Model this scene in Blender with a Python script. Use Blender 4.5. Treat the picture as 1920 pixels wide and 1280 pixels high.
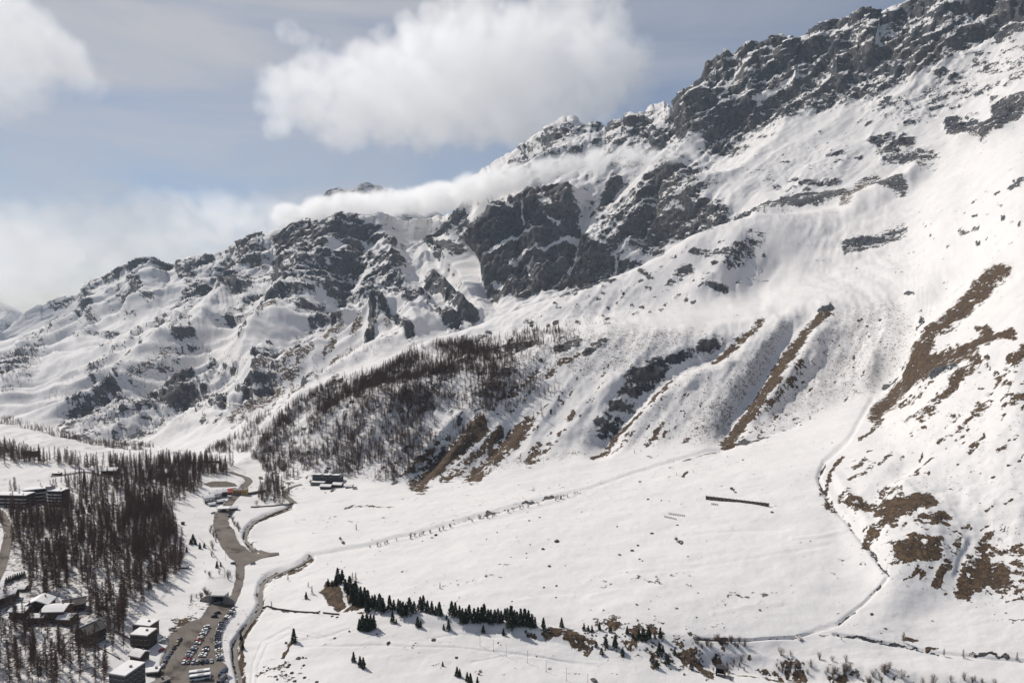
import bpy, bmesh, math, random
import numpy as np
from mathutils import Vector, Matrix
from mathutils.geometry import delaunay_2d_cdt

# ------------------------------------------------------------------ camera, sky, sun, exposure
for _o in list(bpy.data.objects):
    bpy.data.objects.remove(_o)
SC = bpy.context.scene
COL = SC.collection
random.seed(7)
RNG = np.random.default_rng(11)

F, CX, CY = 1300.0, 960.0, 640.0          # focal length and centre in photo pixels
CAMZ = 230.0
PITCH = math.atan(80.0 / F)               # camera looks slightly down
CP, SP = math.cos(PITCH), math.sin(PITCH)

cam_d = bpy.data.cameras.new('camera')
cam = bpy.data.objects.new('camera', cam_d)
COL.objects.link(cam)
cam.location = (0, 0, CAMZ)
cam.rotation_euler = (math.pi / 2 - PITCH, 0, 0)
cam_d.sensor_width = 36.0
cam_d.lens = F / 1920.0 * 36.0
cam_d.clip_start = 1.0
cam_d.clip_end = 60000.0
SC.camera = cam

SUN_EL = math.radians(46)
SUN_AZ = math.radians(-56)                # measured from +Y towards +X
TO_SUN = Vector((math.sin(SUN_AZ) * math.cos(SUN_EL), math.cos(SUN_AZ) * math.cos(SUN_EL), math.sin(SUN_EL)))
w = bpy.data.worlds.new('World')
SC.world = w
w.use_nodes = True
wn, wl = w.node_tree.nodes, w.node_tree.links
wn.clear()
w_out = wn.new('ShaderNodeOutputWorld')
w_bg = wn.new('ShaderNodeBackground')
w_sky = wn.new('ShaderNodeTexSky')
w_sky.sky_type = 'NISHITA'
w_sky.sun_disc = False
w_sky.sun_elevation = SUN_EL
w_sky.sun_rotation = SUN_AZ
w_sky.altitude = 2200
w_sky.air_density = 1.0
w_sky.dust_density = 1.2
w_sky.ozone_density = 3.0
# thin high veil of cirrus over the whole sky
w_tc = wn.new('ShaderNodeTexCoord')
w_map = wn.new('ShaderNodeMapping')
w_map.inputs['Scale'].default_value = (1.3, 1.3, 7.0)
w_map.inputs['Rotation'].default_value = (0.12, 0.06, 0.0)
w_no = wn.new('ShaderNodeTexNoise')
w_no.inputs['Scale'].default_value = 1.7
w_no.inputs['Detail'].default_value = 7
w_no.inputs['Roughness'].default_value = 0.55
w_no.inputs['Distortion'].default_value = 0.6
w_mr = wn.new('ShaderNodeMapRange')
w_mr.inputs['From Min'].default_value = 0.36
w_mr.inputs['From Max'].default_value = 0.72
w_mr.inputs['To Min'].default_value = 0.16
w_mr.inputs['To Max'].default_value = 0.50
w_mix = wn.new('ShaderNodeMix')
w_mix.data_type = 'RGBA'
w_mix.inputs['B'].default_value = (6.6, 6.6, 6.9, 1)
wl.new(w_tc.outputs['Generated'], w_map.inputs['Vector'])
wl.new(w_map.outputs[0], w_no.inputs['Vector'])
wl.new(w_no.outputs['Fac'], w_mr.inputs['Value'])
# ice veil scatters forwards, so it whitens towards the sun
w_dot = wn.new('ShaderNodeVectorMath'); w_dot.operation = 'DOT_PRODUCT'
w_dot.inputs[1].default_value = tuple(TO_SUN)
wl.new(w_tc.outputs['Generated'], w_dot.inputs[0])
w_ph = wn.new('ShaderNodeMapRange'); w_ph.interpolation_type = 'SMOOTHSTEP'
w_ph.inputs['From Min'].default_value = -0.1; w_ph.inputs['From Max'].default_value = 1.0
w_ph.inputs['To Min'].default_value = 0.1; w_ph.inputs['To Max'].default_value = 2.3
wl.new(w_dot.outputs['Value'], w_ph.inputs['Value'])
w_mu = wn.new('ShaderNodeMath'); w_mu.operation = 'MULTIPLY'; w_mu.use_clamp = True
wl.new(w_mr.outputs[0], w_mu.inputs[0]); wl.new(w_ph.outputs[0], w_mu.inputs[1])
wl.new(w_mu.outputs[0], w_mix.inputs['Factor'])
wl.new(w_sky.outputs[0], w_mix.inputs['A'])
wl.new(w_mix.outputs['Result'], w_bg.inputs['Color'])
wl.new(w_bg.outputs[0], w_out.inputs[0])
w_bg.inputs['Strength'].default_value = 0.076

sun_d = bpy.data.lights.new('sun', 'SUN')
sun_d.energy = 4.3
sun_d.angle = math.radians(0.5)
sun_d.color = (1.0, 0.945, 0.875)
sun = bpy.data.objects.new('sun', sun_d)
COL.objects.link(sun)
sun.rotation_euler = TO_SUN.to_track_quat('Z', 'Y').to_euler()

SC.view_settings.view_transform = 'Standard'
SC.view_settings.look = 'None'
SC.view_settings.exposure = 0.03
SC.view_settings.gamma = 1.0
SC.render.engine = 'CYCLES'
SC.cycles.use_denoising = True
SC.cycles.max_bounces = 80
SC.cycles.diffuse_bounces = 2
SC.cycles.glossy_bounces = 1
SC.cycles.transmission_bounces = 2
SC.cycles.volume_bounces = 80
SC.cycles.transparent_max_bounces = 8
SC.cycles.volume_step_rate = 2.0
SC.cycles.sample_clamp_indirect = 0.0

# ------------------------------------------------------------------ small helpers
def ray_dir(px, py):
    a = (np.asarray(px, float) - CX) / F
    b = (CY - np.asarray(py, float)) / F
    return a, CP + b * SP, -SP + b * CP

def unproj_Y(px, py, Y):
    dx, dy, dz = ray_dir(px, py)
    s = Y / dy
    return dx * s, dy * s, CAMZ + dz * s

def project(X, Y, Z):
    dz = Z - CAMZ
    fw = Y * CP - dz * SP
    up = Y * SP + dz * CP
    fw = np.maximum(fw, 1e-3)
    return CX + F * X / fw, CY - F * up / fw

def smooth(e0, e1, x):
    t = np.clip((x - e0) / (e1 - e0), 0, 1)
    return t * t * (3 - 2 * t)

_perm = np.random.default_rng(5).permutation(1024).astype(np.int32)
_perm = np.concatenate([_perm, _perm, _perm])
_ga = np.linspace(0, 2 * np.pi, 1024, endpoint=False)
_gx, _gy = np.cos(_ga).astype(np.float32), np.sin(_ga).astype(np.float32)

def noise2(x, y, seed=0):
    x = np.asarray(x, np.float32) + 137.3 * (seed + 1)
    y = np.asarray(y, np.float32) + 71.7 * (seed + 1)
    xi, yi = np.floor(x).astype(np.int32), np.floor(y).astype(np.int32)
    xf, yf = x - xi, y - yi
    u = xf * xf * xf * (xf * (xf * 6 - 15) + 10)
    v = yf * yf * yf * (yf * (yf * 6 - 15) + 10)
    xi &= 1023; yi &= 1023
    def g(ix, iy, fx, fy):
        h = _perm[_perm[(ix & 1023)] + (iy & 1023)]
        return _gx[h] * fx + _gy[h] * fy
    n00 = g(xi, yi, xf, yf); n10 = g(xi + 1, yi, xf - 1, yf)
    n01 = g(xi, yi + 1, xf, yf - 1); n11 = g(xi + 1, yi + 1, xf - 1, yf - 1)
    a = n00 + u * (n10 - n00); b = n01 + u * (n11 - n01)
    return (a + v * (b - a)) * 1.5

def fbm(x, y, octs=4, seed=0, gain=0.5):
    s = 0.0; a = 1.0; t = 0.0
    for i in range(octs):
        s = s + a * noise2(x * 2 ** i, y * 2 ** i, seed + i * 3)
        t += a; a *= gain
    return s / t

def ridged(x, y, octs=4, seed=0, gain=0.5):
    s = 0.0; a = 1.0; t = 0.0
    for i in range(octs):
        n = 1 - np.abs(noise2(x * 2 ** i, y * 2 ** i, seed + i * 3)) * 1.6
        s = s + a * n
        t += a; a *= gain
    return s / t

def pchip_slopes(x, y):
    h = np.diff(x); d = np.diff(y) / h
    m = np.zeros_like(y)
    for i in range(1, len(x) - 1):
        if d[i - 1] * d[i] > 0:
            w1 = 2 * h[i] + h[i - 1]; w2 = h[i] + 2 * h[i - 1]
            m[i] = (w1 + w2) / (w1 / d[i - 1] + w2 / d[i])
    m[0] = d[0]; m[-1] = d[-1]
    return m

def pchip(x, y, xq):
    x = np.asarray(x, float); y = np.asarray(y, float)
    m = pchip_slopes(x, y)
    xq = np.clip(xq, x[0], x[-1])
    i = np.clip(np.searchsorted(x, xq) - 1, 0, len(x) - 2)
    h = x[i + 1] - x[i]; t = (xq - x[i]) / h
    return ((2 * t**3 - 3 * t**2 + 1) * y[i] + (t**3 - 2 * t**2 + t) * h * m[i]
            + (-2 * t**3 + 3 * t**2) * y[i + 1] + (t**3 - t**2) * h * m[i + 1])

# ------------------------------------------------------------------ materials
MATS = {}
def mat(name, col, rough=0.9, var=0.0, vscale=1.0, metal=0.0, bump=0.0, col2=None):
    if name in MATS:
        return MATS[name]
    m = bpy.data.materials.new(name); m.use_nodes = True
    nt = m.node_tree; b = nt.nodes['Principled BSDF']
    b.inputs['Base Color'].default_value = (*col, 1)
    b.inputs['Roughness'].default_value = rough
    b.inputs['Metallic'].default_value = metal
    b.inputs['Specular IOR Level'].default_value = 0.25
    if var > 0 or col2 is not None:
        tc = nt.nodes.new('ShaderNodeTexCoord'); no = nt.nodes.new('ShaderNodeTexNoise')
        no.inputs['Scale'].default_value = vscale; no.inputs['Detail'].default_value = 6
        nt.links.new(tc.outputs['Object'], no.inputs['Vector'])
        mx = nt.nodes.new('ShaderNodeMix'); mx.data_type = 'RGBA'
        c2 = col2 if col2 is not None else tuple(c * (1 + var) for c in col)
        c1 = col if col2 is not None else tuple(c * (1 - var) for c in col)
        mx.inputs['A'].default_value = (*c1, 1); mx.inputs['B'].default_value = (*c2, 1)
        mr = nt.nodes.new('ShaderNodeMapRange')
        mr.inputs['From Min'].default_value = 0.35; mr.inputs['From Max'].default_value = 0.65
        nt.links.new(no.outputs['Fac'], mr.inputs['Value'])
        nt.links.new(mr.outputs[0], mx.inputs['Factor'])
        nt.links.new(mx.outputs['Result'], b.inputs['Base Color'])
        if bump > 0:
            bp = nt.nodes.new('ShaderNodeBump'); bp.inputs['Strength'].default_value = bump
            bp.inputs['Distance'].default_value = 0.3
            nt.links.new(no.outputs['Fac'], bp.inputs['Height'])
            nt.links.new(bp.outputs[0], b.inputs['Normal'])
    MATS[name] = m
    return m

def mesh_data(name, v, f, mats=(), smooth_faces=False):
    me = bpy.data.meshes.new(name)
    me.from_pydata([tuple(map(float, p)) for p in v], [], [tuple(map(int, q)) for q in f])
    for m_ in mats:
        me.materials.append(m_)
    if smooth_faces:
        me.polygons.foreach_set('use_smooth', [True] * len(me.polygons))
    me.update()
    return me

def tri_mesh(name, V, T, m_, smooth_faces=False):
    """fast mesh from numpy triangles (or quads)"""
    V = np.asarray(V, np.float32); T = np.asarray(T, np.int32)
    n = T.shape[1]
    me = bpy.data.meshes.new(name)
    me.vertices.add(len(V)); me.vertices.foreach_set('co', V.ravel())
    me.loops.add(T.size); me.loops.foreach_set('vertex_index', T.ravel())
    me.polygons.add(len(T))
    me.polygons.foreach_set('loop_start', np.arange(0, T.size, n, dtype=np.int32))
    me.polygons.foreach_set('loop_total', np.full(len(T), n, np.int32))
    if smooth_faces:
        me.polygons.foreach_set('use_smooth', np.ones(len(T), bool))
    if m_ is not None:
        me.materials.append(m_)
    me.update(); me.validate()
    return me

def link(name, me, parent=None, loc=None, rz=None, scale=None):
    o = bpy.data.objects.new(name, me); COL.objects.link(o)
    if parent is not None: o.parent = parent
    if loc is not None: o.location = loc
    if rz is not None: o.rotation_euler = (0, 0, rz)
    if scale is not None: o.scale = (scale, scale, scale) if np.isscalar(scale) else scale
    return o

def tag(o, label=None, cat=None, group=None, kind=None):
    if label: o['label'] = label
    if cat: o['category'] = cat
    if group: o['group'] = group
    if kind: o['kind'] = kind
    return o

def thing(name, label, cat, loc=(0, 0, 0), rz=0.0, group=None):
    o = bpy.data.objects.new(name, None); COL.objects.link(o)
    o.location = loc; o.rotation_euler = (0, 0, rz); o.empty_display_size = 1
    return tag(o, label, cat, group)

class MB:
    """collects boxes, prisms and tubes into one mesh"""
    def __init__(s): s.v = []; s.f = []
    def add(s, v, f):
        n = len(s.v); s.v += [tuple(p) for p in v]; s.f += [tuple(i + n for i in q) for q in f]; return s
    def box(s, x0, x1, y0, y1, z0, z1):
        v = [(x0,y0,z0),(x1,y0,z0),(x1,y1,z0),(x0,y1,z0),(x0,y0,z1),(x1,y0,z1),(x1,y1,z1),(x0,y1,z1)]
        return s.add(v, [(0,3,2,1),(4,5,6,7),(0,1,5,4),(1,2,6,5),(2,3,7,6),(3,0,4,7)])
    def tube(s, a, b, r0, r1, n=6):
        a, b = Vector(a), Vector(b); d = (b - a).normalized()
        q = d.to_track_quat('Z', 'Y'); v = []
        for p, r in ((a, r0), (b, r1)):
            for k in range(n):
                t = 2 * math.pi * k / n
                v.append(tuple(p + q @ Vector((r * math.cos(t), r * math.sin(t), 0))))
        f = [(k, (k + 1) % n, n + (k + 1) % n, n + k) for k in range(n)]
        f += [tuple(range(n))[::-1], tuple(range(n, 2 * n))]
        return s.add(v, f)
    def prism(s, prof, axis, a, b):
        """profile (list of 2-D points) swept along an axis"""
        n = len(prof); v = []
        for t in (a, b):
            for p in prof:
                v.append((t, p[0], p[1]) if axis == 'x' else (p[0], t, p[1]))
        f = [(k, (k + 1) % n, n + (k + 1) % n, n + k) for k in range(n)]
        f += [tuple(range(n))[::-1], tuple(range(n, 2 * n))]
        return s.add(v, f)
    def build(s, name, m_, parent=None, loc=None, rz=None):
        me = mesh_data(name, s.v, s.f, [m_])
        bm = bmesh.new(); bm.from_mesh(me); bmesh.ops.recalc_face_normals(bm, faces=bm.faces); bm.to_mesh(me); bm.free()
        return link(name, me, parent, loc, rz)

# ------------------------------------------------------------------ terrain: survey lines from near to far
# each line: (column, row, value) as seen from the camera station; value > 200 is a distance ahead in metres, else a height
def LN(*pts): return pts
LINES = [
 ('near', 6, LN((-260,2300,14),(0,2300,10),(400,2300,-4),(960,2300,-8),(1920,2300,-6),(2200,2300,0))),
 ('edge', 34, LN((-260,1420,14),(0,1420,10),(250,1420,4),(400,1420,-2),(700,1420,-6),(1100,1420,-9),(1500,1420,-8),(1920,1420,-4),(2200,1420,0))),
 ('L1', 74, LN((-260,1240,15),(0,1240,12),(200,1240,6),(300,1240,2),(400,1240,0),(460,1240,-3),(520,1240,-1),(700,1240,0),(1000,1240,0),(1200,1245,-1),(1400,1240,-1),(1600,1240,2),(1920,1240,7),(2200,1240,12))),
 ('L2', 64, LN((-260,1150,21),(0,1150,18),(200,1150,12),(300,1150,5),(400,1140,1),(470,1140,-2),(600,1145,4),(800,1145,9),(1000,1155,10),(1200,1182,9),(1400,1188,8),(1650,1170,12),(1750,1150,15),(1850,1165,16),(1920,1160,20),(2200,1150,38))),
 ('L3', 60, LN((-260,1030,26),(0,1030,22),(200,1030,16),(310,1030,6),(420,1040,0),(500,1040,-3),(600,1030,3),(800,1020,10),(1000,1000,18),(1200,1000,24),(1400,1000,30),(1560,985,38),(1620,1010,38),(1680,1040,40),(1750,1040,42),(1850,1030,44),(1920,1020,50),(2200,1000,64))),
 ('L4', 52, LN((-260,930,28),(0,930,22),(200,920,16),(320,930,8),(420,940,0),(500,940,-4),(600,940,-2),(740,950,4),(1000,930,20),(1200,915,33),(1400,900,48),(1540,880,60),(1620,890,640),(1750,900,592),(1850,900,566),(1920,900,550),(2200,880,540))),
 ('L5', 66, LN((-260,870,30),(0,865,30),(150,870,26),(300,880,12),(400,885,2),(480,872,-8),(560,905,-5),(640,905,-2),(740,912,4),(850,903,12),(950,880,24),(1100,855,36),(1350,832,52),(1500,795,70),(1640,735,940),(1750,760,730),(1850,760,665),(1920,760,630),(2200,740,605))),
 ('M', 24, LN((-260,790,1050),(0,800,1060),(60,806,1055),(150,832,1040),(260,846,1030),(340,844,1060),(430,858,1080),(500,808,1050),(600,775,1005),(700,740,985),(900,690,1030),(1050,640,1080),(1170,622,1090),(1300,626,1080),(1430,602,1130),(1550,572,1200),(1680,560,1210),(1750,600,1000),(1850,560,905),(1920,530,850),(2200,470,800))),
 ('M2', 40, LN((-260,850,1250),(0,855,1230),(150,862,1200),(260,868,1170),(340,862,1150),(430,850,1120),(500,785,1076),(600,745,1045),(700,710,1060),(800,675,1110),(900,650,1165),(1050,600,1260),(1170,585,1340),(1300,570,1380),(1430,545,1460),(1550,512,1540),(1680,480,1560),(1800,420,1480),(1920,370,1260),(2200,290,1150))),
 ('S', 10, LN((-260,830,1500),(0,826,1480),(200,838,1380),(300,843,1330),(400,838,1250),(440,818,1160),(500,762,1110),(600,720,1095),(700,680,1150),(800,640,1220),(900,608,1310),(960,585,1380),(1060,550,1470),(1200,500,1610),(1300,442,1760),(1400,410,1900),(1480,401,1960),(1570,392,1990),(1700,372,1970),(1800,335,1860),(1920,295,1610),(2200,190,1450))),
 ('dip', 14, LN((-260,830,1700),(0,826,1620),(200,836,1480),(300,840,1410),(400,838,1340),(500,800,1280),(600,760,1270),(800,690,1420),(1000,620,1620),(1200,548,1820),(1300,485,1940),(1400,432,2060),(1480,410,2090),(1570,384,2090),(1700,350,2080),(1920,272,1740),(2200,150,1580))),
 ('B', 80, LN((-260,800,2000),(0,786,1800),(100,812,1660),(200,830,1570),(300,832,1490),(400,815,1430),(500,785,1430),(600,730,1500),(800,655,1800),(900,622,2000),(1000,590,2250),(1200,530,2350),(1300,462,2260),(1400,412,2210),(1570,356,2190),(1700,320,2160),(1800,288,2060),(1920,250,1850),(2200,100,1700))),
 ('G', 62, LN((-260,705,2600),(0,690,2500),(100,700,2320),(300,690,2120),(400,690,2060),(500,650,2150),(600,600,2300),(700,560,2500),(800,540,2600),(900,540,2480),(1000,500,2560),(1200,440,2600),(1300,370,2480),(1400,330,2430),(1570,280,2380),(1700,250,2290),(1800,220,2190),(1920,170,2000),(2200,0,1850))),
 ('K', 66, LN((-260,680,3300),(0,650,3300),(100,605,3400),(200,580,3200),(300,560,3000),(400,560,2900),(500,530,2900),(600,490,2900),(700,470,3000),(800,470,3100),(900,420,2750),(1000,345,2950),(1100,332,2950),(1200,312,2900),(1300,272,2820),(1400,245,2750),(1560,182,2600),(1700,135,2450),(1850,85,2350),(1920,60,2250),(2200,-140,2150))),
 ('R', 8, LN((-260,740,3700),(0,632,3800),(60,588,3800),(100,566,3800),(190,530,3700),(262,497,3600),(290,490,3600),(312,505,3600),(370,480,3550),(405,488,3500),(440,470,3480),(490,450,3450),(522,455,3440),(545,435,3400),(600,425,3400),(650,405,3400),(690,403,3420),(740,420,3450),(800,422,3550),(850,400,3650),(890,350,3750),(930,315,3800),(980,285,3800),(1010,262,3780),(1040,240,3750),(1075,228,3700),(1110,235,3700),(1132,252,3600),(1150,243,3550),(1180,230,3500),(1215,222,3450),(1245,195,3400),(1262,202,3350),(1275,176,3250),(1310,150,3150),(1318,120,3120),(1345,100,3100),(1358,90,3090),(1370,100,3080),(1400,80,3050),(1440,78,3020),(1480,70,3000),(1500,74,3000),(1520,58,3000),(1580,50,2950),(1600,40,2930),(1625,30,2900),(1650,46,2890),(1660,35,2880),(1690,26,2870),(1720,5,2850),(1760,-25,2800),(1850,-60,2780),(1920,-110,2750),(2200,-300,2650))),
]
NCOL = 1140
U0 = (-250 - CX) / F; U1 = (2180 - CX) / F
ucol = np.linspace(U0, U1, NCOL)
KY, KZ, NR, KN = [], [], [], []
for nm, nrow, pts in LINES:
    us, ys, zs = [], [], []
    for (px, py, val) in pts:
        dx, dy, dz = ray_dir(px, py)
        Y = val if val > 200 else (val - CAMZ) / dz * dy
        s = Y / dy
        us.append(dx * s / Y); ys.append(Y); zs.append(CAMZ + dz * s)
    if nm == 'R':
        KY.append(np.interp(ucol, us, ys)); KZ.append(np.interp(ucol, us, zs))
    else:
        KY.append(pchip(us, ys, ucol)); KZ.append(pchip(us, zs, ucol))
    NR.append(nrow); KN.append(nm)
# jagged crest: pinnacles and notches along the skyline
_cp = CX + F * ucol
_j = (ridged(_cp / 34, _cp * 0 + .3, 3, 3, .6) - .55) * 2.0 + (ridged(_cp / 11, _cp * 0 + .7, 2, 6) - .5) * .7
KZ[-1] = KZ[-1] + _j * np.where(_cp > 1130, 15, 11)
# back side of the range
KY.append(KY[-1] + 450); KZ.append(KZ[-1] - 420); NR.append(6); KN.append('back')
KY.append(KY[-1] + 1500); KZ.append(np.full(NCOL, -350.0)); NR.append(1); KN.append('far')
KY = np.array(KY); KZ = np.array(KZ)
for k in range(1, len(KY)):
    KY[k] = np.maximum(KY[k], KY[k - 1] + 6)
# smooth the lines a little along the columns so that no creases show
def smooth_cols(A, n):
    ker = np.hanning(n + 2)[1:-1]; ker /= ker.sum()
    return np.stack([np.convolve(np.pad(r, n // 2, mode='edge'), ker, 'valid')[:len(r)] for r in A])
iR = KN.index('R')
KYs, KZs = smooth_cols(KY, 25), smooth_cols(KZ, 25)
KYs[iR:] = KY[iR:]; KZs[iR:] = KZ[iR:]
KY, KZ = KYs, KZs
h = np.diff(KY, axis=0); d = np.diff(KZ, axis=0) / h
m = np.zeros_like(KY)
w1 = 2 * h[1:] + h[:-1]; w2 = h[1:] + 2 * h[:-1]
same = d[:-1] * d[1:] > 0
m[1:-1] = np.where(same, (w1 + w2) / (w1 / np.where(same, d[:-1], 1) + w2 / np.where(same, d[1:], 1)), 0)
m[0] = d[0]; m[-1] = d[-1]
rowsY, rowsZ, rowK = [], [], []
for k in range(len(KY) - 1):
    for i in range(NR[k]):
        t = i / NR[k]
        rowsY.append(KY[k] + t * h[k])
        rowsZ.append((2*t**3 - 3*t**2 + 1) * KZ[k] + (t**3 - 2*t**2 + t) * h[k] * m[k]
                     + (-2*t**3 + 3*t**2) * KZ[k+1] + (t**3 - t**2) * h[k] * m[k+1])
        rowK.append(k + t)
rowsY.append(KY[-1]); rowsZ.append(KZ[-1]); rowK.append(len(KY) - 1)
TY = np.array(rowsY); TZ = np.array(rowsZ); TX = TY * ucol[None, :]
NROW = TY.shape[0]
LK = np.repeat(np.array(rowK)[:, None], NCOL, axis=1)      # line index of every vertex
PX, PY = project(TX, TY, TZ)
kM, kS, kB, kG, kK, kL5 = (KN.index(n) for n in ('M', 'S', 'B', 'G', 'K', 'L5'))

# ------------------------------------------------------------------ measured strokes and outlines
def seg_dist(px, py, pts):
    best = np.full(px.shape, 1e9, np.float32)
    if len(pts) == 1: pts = [pts[0], pts[0]]
    for (x0, y0), (x1, y1) in zip(pts[:-1], pts[1:]):
        vx, vy = x1 - x0, y1 - y0; L = vx * vx + vy * vy + 1e-6
        t = np.clip(((px - x0) * vx + (py - y0) * vy) / L, 0, 1)
        best = np.minimum(best, np.hypot(px - x0 - t * vx, py - y0 - t * vy))
    return best

def in_poly(px, py, pts):
    ins = np.zeros(px.shape, bool)
    n = len(pts)
    for i in range(n):
        x0, y0 = pts[i]; x1, y1 = pts[(i + 1) % n]
        c = ((y0 > py) != (y1 > py))
        xx = (x1 - x0) * (py - y0) / ((y1 - y0) if y1 != y0 else 1e-6) + x0
        ins ^= c & (px < xx)
    return ins

def bbox_idx(px, py, pts, pad):
    xs = [p[0] for p in pts]; ys = [p[1] for p in pts]
    return np.nonzero((px > min(xs) - pad) & (px < max(xs) + pad) & (py > min(ys) - pad) & (py < max(ys) + pad))

def paint(target, px, py, pts, w_, s, krange=None):
    idx = bbox_idx(px, py, pts, w_ * 2.2)
    if len(idx[0]) == 0: return
    dd = seg_dist(px[idx], py[idx], pts) / w_
    val = s * (1 - smooth(0.45, 1.75, dd))
    if krange is not None:
        kk = LK[idx]; val = np.where((kk >= krange[0]) & (kk <= krange[1]), val, 0)
    target[idx] = np.maximum(target[idx], val)

def paint_poly(target, px, py, pts, s, soft):
    idx = bbox_idx(px, py, pts, soft * 2)
    if len(idx[0]) == 0: return
    x, y = px[idx], py[idx]
    ins = in_poly(x, y, pts); dd = seg_dist(x, y, list(pts) + [pts[0]])
    sd = np.where(ins, dd, -dd)
    target[idx] = np.maximum(target[idx], s * smooth(-soft, soft, sd))

def erase(target, px, py, pts, w_, s=1.0):
    idx = bbox_idx(px, py, pts, w_ * 2.2)
    if len(idx[0]) == 0: return
    dd = seg_dist(px[idx], py[idx], pts) / w_
    target[idx] *= 1 - s * (1 - smooth(0.4, 1.4, dd))

# paved and bare-ground outlines
CARPARK = [(398,1131),(376,1158),(352,1168),(330,1180),(313,1195),(315,1210),(303,1232),(297,1255),(283,1300),(276,1330),(436,1330),(430,1300),(424,1248),(412,1234),(404,1215),(402,1190),(408,1170),(425,1150),(440,1135),(450,1112),(458,1085),(459,1056),(442,1056),(442,1088),(434,1114),(417,1131)]
LOT = [(441,1060),(459,1060),(470,1056),(490,1047),(525,1040),(522,1036),(500,1035),(485,1031),(470,1027),(460,1025),(452,1022),(444,1010),(440,995),(430,985),(428,975),(432,968),(442,958),(434,953),(410,955),(402,965),(399,985),(405,1005),(415,1025),(430,1045),(440,1052)]
ROADS = [  # name, width in metres, points
 ('road', 9, [(420,957),(432,940),(447,925),(458,912),(468,903),(462,895),(445,890),(430,884)]),
 ('road', 7, [(566,908),(548,912),(536,920),(534,929),(545,938),(552,944)]),
 ('road', 7, [(-30,940),(4,965),(13,985),(17,1005),(11,1030),(4,1060),(-12,1095)]),
 ('road', 6, [(95,893),(125,890),(160,884),(180,888),(200,894),(225,895)]),
]
STREAM = [(582,1044),(570,1055),(548,1066),(525,1073),(505,1081),(491,1095),(487,1115),(490,1135),(478,1155),(458,1180),(441,1205),(443,1235),(450,1262),(456,1300),(462,1330)]
STREAM2 = [(545,947),(520,958),(497,967),(477,977),(464,990),(460,1003),(468,1020),(478,1030)]
BARELOT = [(380,907),(400,902),(425,902),(440,906),(446,911),(425,913),(395,913)]

noise_amp = np.ones(TX.shape, np.float32)
paved = np.zeros(TX.shape, np.float32)
for P in (CARPARK, LOT, BARELOT):
    paint_poly(paved, PX, PY, P, 1.0, 2.0)
for nm, wd, pts in ROADS:
    Ym = 230 * F / (np.mean([p[1] for p in pts]) - 560)
    paint(paved, PX, PY, pts, wd / Ym * F * 0.36, 1.0)
ditch = np.zeros(TX.shape, np.float32)
paint(ditch, PX, PY, STREAM, 6.5, 1.0, (0, kM)); paint(ditch, PX, PY, STREAM2, 4.5, 1.0, (0, kM))

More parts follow.
